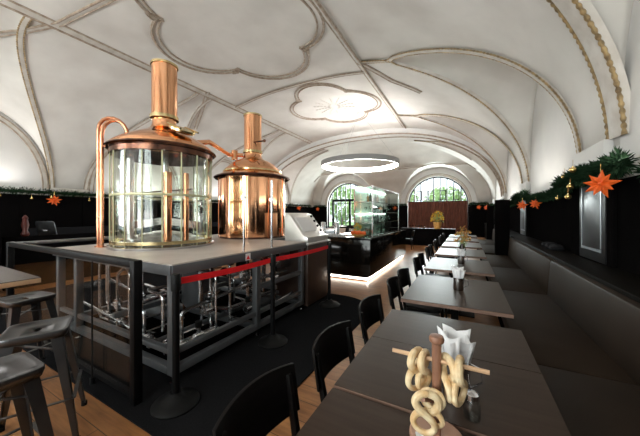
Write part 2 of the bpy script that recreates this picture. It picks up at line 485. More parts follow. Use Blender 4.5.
# transverse arch
def tarch(y0, y1, drop):
    vs = []; fs = []; n = 60
    for i in range(n+1):
        x = XL + .02 + (XR-XL-.04)*(1-math.cos(PI*i/n))/2
        z = zm(x)
        zz = ZS + (ZC-drop-ZS)*math.sqrt(max(0, 1-(abs(x-XC)/(HW-.05))**PW(x))) if abs(x-XC) < HW-.05 else ZS
        vs += [(x, y0, z+.1), (x, y0, zz), (x, y1, zz), (x, y1, z+.1)]
    for i in range(n):
        for k in range(3): fs.append((i*4+k, i*4+k+1, i*4+5+k, i*4+4+k))
    return MB().add(vs, fs)
o = struct(tarch(13.75, 14.4, .28).build(f'trim_{n_tr}', M_white, ang=50), 'broad transverse arch across the vault'); n_tr += 1
c = MB()
for y in (13.75, 14.4):
    c.tube([(XC-(HW-.1)*math.cos(PI*i/60), y, ZS+(ZC-.28-ZS)*(1-abs(math.cos(PI*i/60))**PW(XC-(HW-.1)*math.cos(PI*i/60)))**.5) for i in range(61)], .04, 6)
c.build('arch_edge_moulding', M_trim, o)
# arches around the far windows
for cx, r in WIN:
    pts = [(cx-(r+.12)*math.cos(PI*i/30), Y1-.005, WSP+(r+.12)*math.sin(PI*i/30)) for i in range(31)]
    rib(f'trim_{n_tr}', pts, .12, .05, 0.02, N=(0,-1,0), label='moulded arch around a far window'); n_tr += 1
for cx in (-1.85, -8.75):
    pts = []
    for i in range(31):
        x = cx-2.42*math.cos(PI*i/30); pts.append((x, 19.6, zceil(x, 19.6)))
    rib(f'trim_{n_tr}', pts, .10, .03, .02, N=[(cx-p[0], 0, 2.4-p[2]) for p in pts], label='thin stucco rib in the far vault'); n_tr += 1

# quatrefoils
def quatre(cx, cy, a, b, sq):
    """outline: four lobes joined by small square steps"""
    pts = []
    lobes = [(1,0),(0,1),(-1,0),(0,-1)]
    for i, (lx, ly) in enumerate(lobes):
        c_ = (lx*a*.46, ly*b*.46); rx = a*.54; ry = b*.54
        ang0 = math.atan2(ly, lx) - math.radians(84); ang1 = math.atan2(ly, lx) + math.radians(84)
        for k in range(19):
            t = ang0+(ang1-ang0)*k/18
            pts.append((cx + c_[0] + rx*math.cos(t), cy + c_[1] + ry*math.sin(t)))
        # step
        nx, ny = lobes[(i+1) % 4]
        dx, dy = (lx+nx), (ly+ny)
        e = pts[-1]
        pts.append((e[0]+dx*sq*.9, e[1]+dy*sq*.2) if lx == 0 else (e[0]+dx*sq*.2, e[1]+dy*sq*.9))
        pts.append((cx+dx*(a*.52+sq*.4), cy+dy*(b*.52+sq*.4)))
    return pts
def quatrefoil(cx, cy, a, b, sq, name):
    o = None
    for k, (sc_, r) in enumerate(((1, .035), (.93, .024))):
        ol = quatre(cx, cy, a*sc_, b*sc_, sq)
        path = []
        for i in range(len(ol)):
            p, q = ol[i], ol[(i+1) % len(ol)]
            m = max(1, int(math.hypot(q[0]-p[0], q[1]-p[1])/.12))
            for j in range(m):
                x = p[0]+(q[0]-p[0])*j/m; y = p[1]+(q[1]-p[1])*j/m
                path.append((x, y, zm(x)-.012))
        t = MB().tube(path, r, 6, closed=True)
        if o is None: o = struct(t.build(name, M_trim), 'quatrefoil stucco frame on the vault crown')
        else: t.build('inner_moulding', M_trim, o)
    return o
quatrefoil(-4.95, 4.85, 2.25, 2.35, .24, f'trim_{n_tr}'); n_tr += 1
q2 = quatrefoil(-4.75, 10.0, 1.9, 2.1, .2, f'trim_{n_tr}'); n_tr += 1
quatrefoil(-4.95, -1.0, 2.2, 1.7, .2, f'trim_{n_tr}'); n_tr += 1
lf = MB()
for k in range(14):
    a = 2*PI*k/14; 
    for j in range(5):
        r0 = .15+j*.14; r1 = r0+.16; w = .06*(1-abs(j-2)/3.2)
        p = [(-4.75+r*math.cos(a+s), 10.0+r*math.sin(a+s)) for r, s in ((r0, 0), ((r0+r1)/2, w), (r1, 0), ((r0+r1)/2, -w))]
        lf.add([(x, y, zm(x)-.01) for x, y in p] + [(sum(q[0] for q in p)/4, sum(q[1] for q in p)/4, zm(p[0][0])-.05)], [(0,1,4),(1,2,4),(2,3,4),(3,0,4)])
lf.build('leaf_relief', M_band, q2)

# outside
tag(MB().box(-40, 30, Y1+.5, 60, -.6, -.35).build('lawn', M_grass), kind='structure')['label'] = 'green lawn outside the far windows'
def blob(c, r, n, sz):
    mb = MB()
    for _ in range(n):
        d_ = V((random.gauss(0,1), random.gauss(0,1), random.gauss(0,1))).normalized()*random.uniform(.55, 1)
        p = V(c) + V((d_.x*r[0], d_.y*r[1], d_.z*r[2])); a = V((random.gauss(0,1), random.gauss(0,1), random.gauss(0,1))).normalized()
        b = a.orthogonal().normalized(); e = a.cross(b)
        mb.add([p+b*sz, p+e*sz*.6, p-b*sz, p-e*sz*.6], [(0,1,2,3)])
    return mb
for i, (x, y, rx, rz_) in enumerate([(-11.5,33,2.4,2.6),(-7.2,35,2.2,2.3),(-2.2,36,2.6,2.2),(3.0,34,2.4,2.6),(-15.8,36,2.4,3.0),(7.4,36,2.4,2.8)]):
    t = thing('garden_tree', ['leafy garden tree seen through the left arched window', 'leafy garden tree beyond the glass door of the left window', 'low leafy tree seen through the middle of the right arched window', 'leafy garden tree at the right edge of the right arched window', 'garden tree outside, furthest left', 'garden tree outside, furthest right'][i], 'tree', (x, y, -.35), group='trees outside the far windows')
    blob((x, y, 1.9+rz_*.4), (rx, rx, rz_), 1500, .22).build('foliage', M_leaf, t, smooth=False)
    MB().tube([(x, y, -.35), (x+.1, y, 1.2), (x, y, 2.4)], [.18, .14, .1], 8).build('trunk', M_pole, t)
# ------------------------------------------------------------------ carpet
def rrect(x0, x1, y0, y1, r, n=10):
    pts = []
    for cx, cy, a in ((x1-r, y1-r, 0), (x0+r, y1-r, PI/2), (x0+r, y0+r, PI), (x1-r, y0+r, 1.5*PI)):
        for k in range(n+1): pts.append((cx+r*math.cos(a+PI/2*k/n), cy+r*math.sin(a+PI/2*k/n)))
    return pts
ol = [(-7.6,1.1),(-1.32,1.1),(-1.32,3.85)] + [(-2.02+.7*math.cos(a), 3.95+.75*math.sin(a)) for a in [PI/2*k/12 for k in range(13)]] + [(-2.3, 4.7), (-7.6, 4.7)]
cp = MB().prism([(a,b) for a,b in ol], (1,0,0), (0,1,0), (0,0,1), (0,0,.001), .012).build('carpet', M_carpet)
tag(cp, 'black carpet under the brewing platform with a rounded far corner', 'carpet')

# ------------------------------------------------------------ brewing platform
DX0, DX1, DY0, DYm, DY1, DZ = -4.8, -2.28, 1.47, 3.72, 4.95, 1.105
pf = thing('brewing_platform', 'grey steel frame platform carrying the glass and copper vessels', 'platform', (-3.5, 2.6, 0.013))
dk = MB(); dk.prism([(DX0,DY0),(DX1,DY0),(DX1,DYm),(-3.06,DYm),(-3.06,DY1),(DX0,DY1)], (1,0,0), (0,1,0), (0,0,1), (0,0,DZ-.012), .012)
dk.build('deck_sheet', M_deck, pf)
ed = MB()
for a, b in (((DX0,DY0),(DX1,DY0)), ((DX1,DY0),(DX1,DYm)), ((DX0,DY0),(DX0,DY1)), ((DX0,DY1),(-3.06,DY1)), ((-3.06,DYm+.03),(-3.06,DY1))):
    a = V((*a, DZ-.057)); b = V((*b, DZ-.057)); ed.bar(a, b, .03, .09)
ed.build('deck_edge', M_frame, pf, bev=.004)
B = .075
legs = [(DX1-.05, DY0+.05), (DX1-.05, 2.62), (DX1-.05, DYm-.05), (-4.22, DY0+.05), (-4.74, DY0+.05), (-4.74, DY1-.05), (-3.15, DY1-.05), (-3.5, 2.9)]
for x, y in legs:
    l = MB().box(x-B/2, x+B/2, y-B/2, y+B/2, .10, DZ-.10).build('frame_leg', M_frame, pf, bev=.004)
    MB().cyl((x, y), .035, .013, .03, 12).join(MB().cyl((x, y), .012, .03, .1, 8)).build('levelling_foot', M_steel, l)
def beam(a, b, w=.07, h=.07):
    MB().bar(a, b, w, h).build('frame_beam', M_frame, pf, bev=.004)
x_ = DX1-.05; y_ = DY0+.05
beam((x_, y_, .135), (x_, DYm-.05, .135)); beam((x_, y_, .30), (x_, DYm-.05, .30), .05, .05)
beam((-4.74, y_, .135), (x_, y_, .135)); beam((-4.74, y_, .30), (x_, y_, .30), .05, .05)
beam((-4.74, y_, .135), (-4.74, DY1-.05, .135)); beam((-4.74, DY1-.05, .135), (-3.15, DY1-.05, .135))
beam((x_-.04, 2.62, .135), (-4.7, 2.62, .135)); beam((x_, 2.62, .62), (x_, DYm-.05, .62), .05, .06)
beam((x_-.5, y_+.05, .22), (x_-.5, DYm, .22), .05, .05); beam((-3.5, y_+.05, .40), (-3.5, 3.6, .40), .05, .06)
beam((x_-.06, 3.1, .5), (-4.7, 3.1, .5), .05, .06)
beam((x_, DYm-.06, .135), (-4.7, DYm-.06, .135))
MB().box(-4.7, x_-.04, y_+.05, DYm-.1, .085, .10).build('drip_tray', M_black, pf)
# two warning marks on the deck edge
MB().box(DX1+.0145, DX1+.018, 2.36, 2.44, DZ-.10, DZ-.02).build('warning_sticker', M_paper, pf)
MB().prism([(2.37, DZ-.09), (2.43, DZ-.09), (2.40, DZ-.04)], (0,1,0), (0,0,1), (1,0,0), (DX1+.018, 0, 0), .001).build('red_warning_mark', M_red, pf)

# pipework
def bend(pts, r=.06, n=5):
    P = [V(p) for p in pts]; out = [P[0]]
    for i in range(1, len(P)-1):
        a, b, c_ = P[i-1], P[i], P[i+1]
        u = (a-b); v = (c_-b); rr = min(r, u.length*.45, v.length*.45)
        p0 = b + u.normalized()*rr; p1 = b + v.normalized()*rr
        for k in range(n+1):
            t = k/n; out.append(p0*(1-t)**2 + b*2*t*(1-t) + p1*t*t)
    out.append(P[-1]); return out
pipes = [
 ([(-2.55,1.75,.16),(-2.55,1.75,.55),(-2.5,2.35,.62),(-2.5,2.9,.66),(-2.5,3.5,.66)], .02),
 ([(-2.45,2.0,.24),(-2.45,2.9,.24),(-2.45,3.6,.3)], .02),
 ([(-2.6,2.15,.12),(-2.6,2.15,1.0)], .018),
 ([(-2.6,2.75,.2),(-2.6,2.75,1.0)], .018),
 ([(-2.55,3.0,.45),(-2.55,3.0,.95),(-2.8,3.3,.95)], .018),
 ([(-4.5,1.62,.42),(-3.6,1.62,.34),(-2.75,1.62,.24)], .018),
 ([(-4.2,1.8,.25),(-3.3,1.7,.22),(-2.7,1.7,.2)], .02),
 ([(-3.6,1.66,.22),(-3.6,1.66,.85),(-3.42,1.66,.95),(-3.3,1.66,.85),(-3.3,1.66,.6),(-3.05,1.66,.5),(-3.05,1.66,.25)], .018),
 ([(-3.9,1.7,.75),(-3.4,1.7,.68),(-3.2,1.75,.62)], .015),
 ([(-3.0,2.0,.95),(-3.0,2.0,.55),(-3.4,2.2,.5),(-4.2,2.3,.5)], .022),
 ([(-2.85,2.2,.95),(-2.85,2.2,.4),(-2.65,2.5,.35),(-2.65,3.4,.35)], .022),
 ([(-3.2,2.5,1.0),(-3.2,2.5,.3),(-2.7,2.5,.3)], .025),
 ([(-3.9,2.0,1.0),(-3.9,2.0,.35),(-3.9,3.0,.35)], .025),
 ([(-4.4,1.9,1.0),(-4.4,1.9,.3),(-3.8,1.9,.3)], .02),
 ([(-2.7,3.1,.95),(-2.7,3.1,.2),(-3.3,3.2,.2)], .02),
 ([(-4.5,2.4,.7),(-3.1,2.4,.7),(-2.9,3.3,.7)], .02),
]
rp = random.Random(3)
for k in range(12):
    x0 = rp.uniform(-3.0,-2.42); y0 = 1.75+.16*k; za = rp.uniform(.16,.4); zb_ = rp.uniform(.5,.95); ln = rp.uniform(.2,.5)
    pipes.append(([(x0,y0,za),(x0,y0,zb_),(x0-rp.choice((-.0,.25,.4)),y0+.05,zb_+.001),(x0-.3,min(3.6,y0+ln),zb_)], rp.choice((.012,.016,.02))))
for k in range(5):
    x0 = -4.5+.35*k; za = rp.uniform(.16,.3)
    pipes.append(([(x0,1.66+.05*(k%2),.98),(x0,1.66+.05*(k%2),za),(x0+.3,1.7,za),(x0+.3,2.2,za)], .015))
for p, r in pipes:
    MB().tube(bend(p), r, 10).build('pipe', M_steel, pf)
for p, r in ([((-3.35,2.35,.2),(-3.35,2.35,1.0)), .03], [((-4.1,2.6,.2),(-4.1,2.6,1.0)), .03], [((-3.0,3.35,.2),(-3.0,3.35,1.0)), .025]):
    MB().tube(p, r, 10).build('copper_pipe', M_copperd, pf)
for x, y, z, ax in ((-2.5,2.55,.63,1),(-2.5,3.15,.66,1),(-2.45,2.3,.24,1),(-2.45,2.75,.24,1),(-2.6,2.15,.62,2),(-2.6,2.75,.72,2),(-3.4,1.62,.33,0),(-2.9,1.62,.26,0),(-3.6,1.66,.5,2),(-2.65,2.9,.35,1),(-3.0,2.0,.75,2)):
    v = MB(); d3 = [V((1,0,0)), V((0,1,0)), V((0,0,1))][ax]; c0 = V((x,y,z))
    v.tube([c0-d3*.05, c0-d3*.049, c0+d3*.049, c0+d3*.05], [.02,.034,.034,.02], 12)
    v.tube([c0-d3*.02, c0+d3*.02], .045, 12)
    u3 = V((0,0,1)) if ax != 2 else V((1,0,0))
    v.tube([c0, c0+u3*.07], .01, 8)
    o = v.build('valve', M_steel, pf)
    MB().bar(c0+u3*.07-d3*.01, c0+u3*.075+d3*.10, .02, .008).build('valve_handle', M_blackm, o)
for k in range(8):
    c0 = V((-2.42-.12*(k%3), 1.85+.21*k, .3+.17*(k%4)))
    v = MB(); v.tube([c0-V((0,.045,0)), c0+V((0,.045,0))], .036, 12); v.tube([c0, c0+V((0,0,.09))], .02, 10)
    o = v.build('valve', M_steel, pf); MB().cyl((c0.x, c0.y), .035, c0.z+.09, c0.z+.15, 14).build('valve_actuator', M_rubber, o)
# heater cylinder with warm steel look, pump and gearbox tank
for nm, a, b, r, m_ in (('filter_cylinder', (-2.55,1.62,.215), (-2.5,2.12,.235), .048, M_silver), ('pump_motor', (-2.75,2.9,.21), (-2.75,3.3,.21), .09, M_frame), ('pump_motor', (-3.9,2.2,.23), (-3.5,2.2,.23), .10, M_frame)):
    a = V(a); b = V(b); d3 = (b-a).normalized()
    t = MB().tube([a, a+d3*.001, b-d3*.001, b], [r*.8, r, r, r*.8], 20); t.tube([a-d3*.05, a], r*.45, 12); t.tube([b, b+d3*.05], r*.45, 12)
    t.build(nm, m_, pf)
MB().lathe((-3.05, 2.3), [(0,.35),(.13,.38),(.17,.45),(.17,.98),(0,.98)], 24).build('buffer_tank', M_frame, pf)
MB().lathe((-3.95, 2.9), [(0,.45),(.25,.5),(.32,.6),(.32,1.0),(0,1.0)], 28).build('vessel_outlet_cone', M_steeld, pf)
for x, y, z in ((-2.55,2.3,.86),(-2.55,2.55,.9),(-2.6,2.95,.88),(-2.7,3.25,.84)):
    g = MB(); g.lathe((x,y,z), [(0,-.05),(.03,-.05),(.045,-.01),(.045,.03),(.02,.05),(0,.05)], 14)
    g.build('actuator', M_blackm, pf)
MB().box(-2.62, -2.5, 3.35, 3.6, .72, .98).build('junction_box', M_steeld, pf, bev=.006)
MB().tube(bend([(-2.45,1.9,.7),(-2.4,2.0,.72),(-2.42,2.05,.66),(-2.4,2.1,.7)], .03), .008, 6).build('bent_hook', M_steel, pf)
MB().tube([(-2.62,1.8,.17),(-2.62,3.5,.17)], .012, 6).build('red_hose', mat('red_hose', (.4,.03,.03), .4), pf)
for x, y in ((DX1-.03, 2.38), (DX1-.03, 2.90)):
    MB().cyl((x, y), .02, DZ, DZ+.006, 12).join(MB().tube([(x,y,DZ),(x,y,DZ+.9)], .013, 10)).join(MB().box(x-.03,x+.015,y-.015,y+.03,DZ+.62,DZ+.66)).build('guard_rod', M_steel, pf)

# --------------------------------------------------------------- glass vessel
GX, GY = -3.81, 2.35
gv = thing('glass_brew_kettle', 'tall glass walled brewing kettle with copper dome and chimney', 'brewing kettle', (GX, GY, DZ))
R1 = .61; ZB = DZ; ZT1 = 2.40
MB().lathe((GX,GY), [(0,ZB),(R1+.05,ZB),(R1+.055,ZB+.03),(R1+.01,ZB+.045),(0,ZB+.045)], 64).build('base_ring', M_steel, gv)
g_ = MB().lathe((GX,GY), [(R1,ZB+.045),(R1,ZT1)], 64); g_.build('glass_wall', M_glass, gv)
MB().lathe((GX,GY), [(R1-.012,ZB+.05),(R1-.012,ZT1)], 64).build('inner_glass_wall', M_glass, gv)
for k in range(18):
    a = 2*PI*(k+.3)/18
    MB().tube([(GX+(R1+.012)*math.cos(a), GY+(R1+.012)*math.sin(a), z) for z in (ZB+.04, ZT1+.02)], .008, 6).build('mullion', M_strip, gv)
MB().lathe((GX,GY), [(R1+.012,1.78),(R1+.016,1.79),(R1+.016,1.80),(R1+.012,1.81),(R1+.0,1.81),(R1,1.78),(R1+.012,1.78)], 64).build('mid_ring', M_strip, gv)
MB().lathe((GX,GY), [(R1-.02,ZB+.06),(R1-.01,ZB+.1),(R1+.02,ZB+.1),(R1+.02,ZB+.06),(R1-.02,ZB+.06)], 64).build('lower_ring', M_brass, gv)
MB().lathe((GX,GY), [(R1-.02,ZT1-.06),(R1+.03,ZT1-.06),(R1+.03,ZT1+.01),(R1-.02,ZT1+.01),(R1-.02,ZT1-.06)], 64).build('dark_collar', M_bronze, gv)
MB().lathe((GX,GY), [(R1-.03,ZT1+.01),(R1+.06,ZT1+.01),(R1+.085,ZT1+.03),(R1+.07,ZT1+.05),(R1-.03,ZT1+.055)], 64).build('dome_rim', M_bronze, gv)
dome = [(R1+.05,ZT1+.05),(R1+.045,ZT1+.07),(R1+.0,ZT1+.115),(R1-.09,ZT1+.18),(R1-.2,ZT1+.24),(R1-.3,ZT1+.285),(.23,ZT1+.325),(.185,ZT1+.36),(.155,ZT1+.42),(.15,ZT1+.53)]
MB().lathe((GX,GY), dome, 64).build('copper_dome', M_copper, gv, ang=60)
def chimney(p, x, y, z0, z1, r):
    o = MB().lathe((x,y), [(0,z0),(r,z0),(r,z1),(r-.015,z1),(r-.015,z0+.2),(0,z0+.2)], 40).build('chimney', M_copper, p)
    MB().lathe((x,y), [(r,z1-.03),(r+.012,z1-.025),(r+.012,z1+.005),(r-.02,z1+.01)], 40).build('brass_ring', M_brass, o)
    MB().lathe((x,y), [(r,z0-.02),(r+.02,z0-.015),(r+.02,z0+.03),(r,z0+.035)], 40).build('brass_ring', M_brass, o)
    return o
chimney(gv, GX, GY, ZT1+.515, 3.68, .165)
# man door (brass rimmed hatch) on the dome, facing the camera's right
def on_dome(a, rr, z, x=GX, y=GY): return V((x+rr*math.cos(a), y+rr*math.sin(a), z))
ha = math.radians(-5)
hc = on_dome(ha, .45, ZT1+.245); 
tilt = Matrix.Rotation(ha, 3, 'Z') @ Matrix.Rotation(math.radians(24), 3, 'Y')
h_ = MB().lathe((0,0,0), [(0,.0),(.13,.0),(.16,.02),(.16,.05),(.12,.06),(0,.075)], 28); h_.v = [tuple(hc + tilt @ V(p)) for p in h_.v]
ho = h_.build('hatch', M_brass, gv)
for q in (-.12,.12): MB().tube([tuple(hc + tilt @ V((-.17,q,.06))), tuple(hc + tilt @ V((.17,q,.07)))], .012, 8).build('hatch_lever', M_brass, ho)
# interior
MB().lathe((GX,GY), [(0,ZB+.22),(.3,ZB+.17),(R1-.03,ZB+.06)], 48).build('kettle_floor', M_steel, gv)
MB().tube([(GX+.02,GY,ZB+.2),(GX+.02,GY,ZT1+.2)], .05, 16).build('agitator_shaft', M_steel, gv)
ag = MB()
for s in (-1,1): ag.bar((GX+.02,GY,ZB+.35), (GX+.02+s*.5,GY+s*.2,ZB+.28), .02, .1)
ag.build('agitator_blade', M_steel, gv)
for x, y, r in ((.36,-.18,.05),(.48,.0,.035),(-.42,-.25,.03)):
    MB().tube([(GX+x,GY+y,ZB+.1),(GX+x,GY+y,ZT1-.3)], r, 14).build('inner_copper_pipe', M_copperd, gv)
MB().tube([(GX-.2,GY-.35,ZB+.1),(GX-.2,GY-.35,ZT1-.1)], .045, 14).join(MB().tube([(GX-.2,GY-.35,ZT1-.1),(GX-.5,GY-.2,ZT1+.0)], .04, 14)).build('inner_steel_pipe', M_steel, gv)
MB().tube([(GX-R1,GY,1.88),(GX+R1,GY,1.88)], .012, 8).build('cross_bar', M_steel, gv)
# outer copper pipes curving over onto the dome
for k, (dx, dy, zt) in enumerate(((-.555,-.565,2.90),(-.455,-.57,2.80))):
    x, y = GX+dx, GY+dy
    e = V((GX-.36+k*.07, GY-.30-k*.04, ZT1+.235)); s0 = V((x, y, ZB+.0))
    top = zt
    dirv = (V((e.x, e.y, 0))-V((x, y, 0))); 
    mid = [s0, V((x,y,top-.2))]
    for i in range(1, 9):
        t = PI*i/8; mid.append(V((x,y,top-.2)) + dirv*(1-math.cos(t))/2 + V((0,0,math.sin(t)*.2)) + V((0,0,(e.z-top+.2)*i/8)))
    MB().tube(mid, .024, 12).build('riser_pipe', M_copperd, gv)
    MB().cyl((x,y), .045, ZB, ZB+.015, 12).build('pipe_flange', M_copperd, gv)
MB().tube([(GX-.555,GY-.565,1.5),(GX-.455,GY-.57,1.5)], .02, 8).build('pipe_clamp', M_copperd, gv)

# -------------------------------------------------------------- copper vessel
KX, KY = -3.74, 4.10; R2 = .635; ZK = 2.22
cv = thing('copper_brew_kettle', 'solid polished copper brewing kettle with domed lid behind the glass one', 'brewing kettle', (KX, KY, DZ))
MB().lathe((KX,KY), [(0,DZ),(R2+.02,DZ),(R2+.02,DZ+.03),(0,DZ+.03)], 48).build('base_ring', M_bronze, cv)
MB().lathe((KX,KY), [(R2,DZ+.03),(R2,ZK)], 64).build('copper_wall', M_copper, cv)
MB().lathe((KX,KY), [(R2-.02,ZK),(R2+.07,ZK),(R2+.10,ZK+.03),(R2+.08,ZK+.055),(R2-.02,ZK+.06)], 64).build('dome_rim', M_bronze, cv)
MB().lathe((KX,KY), [(R2+.05,ZK+.055),(R2-.02,ZK+.10),(R2-.09,ZK+.13),(R2-.1,ZK+.2),(R2-.15,ZK+.24),(R2-.2,ZK+.3),(R2-.3,ZK+.36),(.2,ZK+.42),(.17,ZK+.5),(.165,ZK+.6)], 64).build('copper_dome', M_copper, cv, ang=50)
MB().lathe((KX,KY), [(R2-.1,ZK+.13),(R2-.07,ZK+.14),(R2-.07,ZK+.165),(R2-.1,ZK+.17)], 64).build('dome_band', M_brass, cv)
chimney(cv, KX, KY, ZK+.55, 3.51, .17)
MB().tube([(KX+.1,KY-.1,ZK+.72),(KX+.38,KY-.1,ZK+.72)], .018, 8).join(MB().sphere((KX+.38,KY-.1,ZK+.72), .03, 10)).build('damper_lever', M_bronze, cv)
for k in range(10):
    a = 2*PI*(k+.4)/10
    MB().tube([(KX+(R2+.004)*math.cos(a), KY+(R2+.004)*math.sin(a), z) for z in (DZ+.03, ZK)], .008, 6).build('seam', M_copperd, cv)
MB().tube([(GX+.2,GY+.40,2.64),(GX+.2,GY+.6,2.70),(KX-.3,KY-.35,2.70),(KX-.1,KY-.16,2.70)], .04, 12).join(MB().cyl((KX-.22,KY-.27), .06, 2.60, 2.78, 14)).build('crossover_pipe', M_copper, cv)

# --------------------------------------------------------------- control desk
cd = thing('control_desk', 'brown control cabinet with sloping steel console beside the copper kettle', 'control desk', (-2.65, 4.1, 0.013))
MB().box(-2.95, -2.26, 3.76, 4.46, .05, 1.06).build('cabinet', M_brown, cd, bev=.006)
MB().box(-2.98, -2.30, 3.80, 4.42, .013, .05).build('plinth', M_blackm, cd)
cs = MB(); cs.prism([(-2.70,1.075),(-2.25,1.075),(-2.25,1.17),(-2.33,1.20),(-2.60,1.54),(-2.70,1.57)], (1,0,0), (0,0,1), (0,1,0), (0, 3.74, 0), .74)
cs.build('console', M_console, cd, bev=.006)
MB().box(-2.74, -2.22, 3.72, 4.52, 1.045, 1.075).build('console_tray', M_console, cd, bev=.006)
sl = math.atan2(.34, .27); nrm = V((math.sin(sl), 0, math.cos(sl)))
for k in range(4):
    t = (k+.5)/4; p = V((-2.60+.27*t, 4.38, 1.54-.34*t)) + nrm*.004
    MB().tube([p, p+nrm*.025], .022, 12).build('console_button', M_rubber, cd)
MB().obox(V((-2.465, 4.02, 1.37))+nrm*.004, (.30,.40,.01), Matrix.Rotation(sl, 3, 'Y')).build('console_screen', M_ceramic, cd)

# ------------------------------------------------------------ glass partition
gp = thing('glass_partition', 'black framed glass barrier in front of the brewing platform', 'glass barrier', (-3.6, 1.22, 0.013))
MB().box(-5.42, -2.33, 1.19, 1.25, 1.115, 1.175).build('top_rail', M_blackm, gp, bev=.004)
MB().box(-5.45, -5.39, 1.19, 2.9, 1.115, 1.165).build('side_rail', M_steeld, gp, bev=.004)
for x in (-2.36, -5.42):
    MB().box(x-.033, x+.033, 1.187, 1.253, .013, 1.17).build('post', M_blackm, gp, bev=.004)
MB().box(-5.38, -2.40, 1.215, 1.225, .10, 1.11).build('glass_panel', M_clear, gp)
MB().box(-5.42, -2.33, 1.20, 1.24, .05, .09).build('bottom_rail', M_blackm, gp)
MB().tube([(-2.98,1.17,.03),(-2.98,1.17,1.12)], .007, 6).join(MB().cyl((-2.98,1.17), .02, .013, .07, 8)).build('cable', M_rubber, gp)

# ------------------------------------------------------------ belt barrier
posts = [(-2.07,1.37), (-2.04,2.58), (-2.03,4.08)]
bp0 = thing('barrier_post', 'black belt barrier post standing nearest the camera', 'barrier post', (posts[0][0], posts[0][1], .013), group='belt barrier posts')
x, y = posts[0]
MB().lathe((x,y), [(0,.013),(.175,.013),(.178,.025),(.165,.040),(.12,.052),(.075,.075),(.045,.11),(0,.11)], 40).build('base', M_rubber, bp0)
MB().cyl((x,y), .028, .09, .97, 20).build('pole', M_blackm, bp0)
MB().lathe((x,y), [(0,.93),(.036,.93),(.038,.95),(.038,1.05),(.03,1.065),(0,1.065)], 20).build('belt_head', M_rubber, bp0)
dup(bp0, (posts[1][0], posts[1][1], .013), 0, 'black belt barrier post standing midway along the platform')
dup(bp0, (posts[2][0], posts[2][1], .013), 0, 'black belt barrier post beside the brown control cabinet, farthest of three')
def belt(a, b, label, z0=1.0, z1=1.0, sag=.012):
    vs = []; n = 16; a = V(a); b = V(b)
    nn = V((b.y-a.y, a.x-b.x)).normalized()*.0015
    fs = []
    for i in range(n+1):
        t = i/n; p = a.lerp(b, t); z = z0+(z1-z0)*t - sag*4*t*(1-t)
        for s, h in ((-1,-.028),(1,-.028),(1,.028),(-1,.028)): vs.append((p.x+nn.x*s, p.y+nn.y*s, z+h))
    for i in range(n):
        for k in range(4): fs.append((i*4+k, i*4+(k+1)%4, i*4+4+(k+1)%4, i*4+4+k))
    fs += [(0,1,2,3),(n*4+3,n*4+2,n*4+1,n*4)]
    tag(MB().add(vs, fs).build('barrier_belt', M_red), label, 'barrier belt', 'red barrier belts')
belt((-2.07,1.41), (-2.04,2.535), 'red belt stretched between the nearest and middle barrier posts')
belt((-2.04,2.625), (-2.03,4.035), 'red belt stretched between the middle and farthest barrier posts')

# -------------------------------------------------------------------- bench
def bench(y0, y1, segs, label):
    t = thing('wall_bench', label, 'bench', (.8, (y0+y1)/2, 0))
    MB().box(.42, 1.0, y0+.02, y1-.02, 0, .34).build('bench_base', M_black, t)
    n = segs
    for k in range(n):
        a = y0+(y1-y0)*k/n+.004; b = y0+(y1-y0)*(k+1)/n-.004
        MB().box(.36, 1.02, a, b, .335, .455).build('seat_cushion', M_leather, t, bev=.018)
    for k in range(max(1, n//2)):
        a = y0+(y1-y0)*k/max(1,n//2)+.004; b = y0+(y1-y0)*(k+1)/max(1,n//2)-.004
        MB().prism([(.965,.44),(1.10,.44),(1.12,.93),(1.0,.93)], (1,0,0), (0,0,1), (0,1,0), (0,a,0), b-a).build('backrest', M_leather, t, bev=.025)
    return t
bench(-1.9, 4.7-.0, 3, 'long dark brown leather bench along the right wall, nearest the camera')
bench(4.71, 8.6, 2, 'dark brown leather bench continuing to the black partition')
bench(9.0, 13.6, 2, 'dark leather bench beyond the black partition on the right')
struct(MB().box(1.08, XR-.06, Y0, Y1-.1, 0, .90).join(MB().box(1.06, XR-.06, Y0, Y1-.1, .90, .965)).build('trim_90', M_ledge, bev=.004), 'dark ledge behind the bench backs')
tag(MB().box(.70, 1.02, 8.66, 8.94, 0, 1.93).build('bench_partition', M_black, bev=.01), 'black upright partition dividing the right hand benches', 'partition')
tag(MB().box(.8, 1.05, 13.7, 13.9, .0, 1.9).build('bench_partition', M_black, bev=.01), 'black partition at the far end of the last bench', 'partition')
cl = MB()
for k in range(5):
    yy = 5.62+k*.13; cl.sphere((1.28+.03*(k%2), yy, 1.0), .1, 12, (1.0,1.2,.5+.12*(k%3)))
tag(cl.build('folded_cloth', M_cloth), 'dark crumpled cloth lying on the ledge beside the glossy pier', 'cloth')

# ------------------------------------------------------------------- tables
def make_table(L, W, name, label, loc, Z=.75):
    t = thing(name, label, 'table', loc, group='dark dining tables along the bench')
    x, y, _ = loc
    MB().box(x-W/2, x+W/2, y-L/2, y+L/2, Z-.032, Z-.003).build('table_edge', M_edge, t)
    MB().box(x-W/2+.001, x+W/2-.001, y-L/2+.001, y+L/2-.001, Z-.003, Z).build('table_top', M_table, t)
    MB().box(x-.035, x+.035, y-.035, y+.035, .02, Z-.05).build('pedestal', M_blackm, t)
    MB().box(x-.22, x+.22, y-.2, y+.2, 0, .018).build('foot_plate', M_blackm, t, bev=.004)
    MB().box(x-.25, x+.25, y-.18, y+.18, Z-.05, Z-.032).build('mounting_plate', M_blackm, t)
    return t
TX = -.105; TW = .88
t0 = make_table(.60, TW, 'dining_table', 'dark table at the bottom edge carrying the pretzel stand', (TX, .832, 0), .745)
t1 = make_table(.57, TW, 'dining_table', 'dark table just behind the pretzel stand', (TX, 1.432, 0))
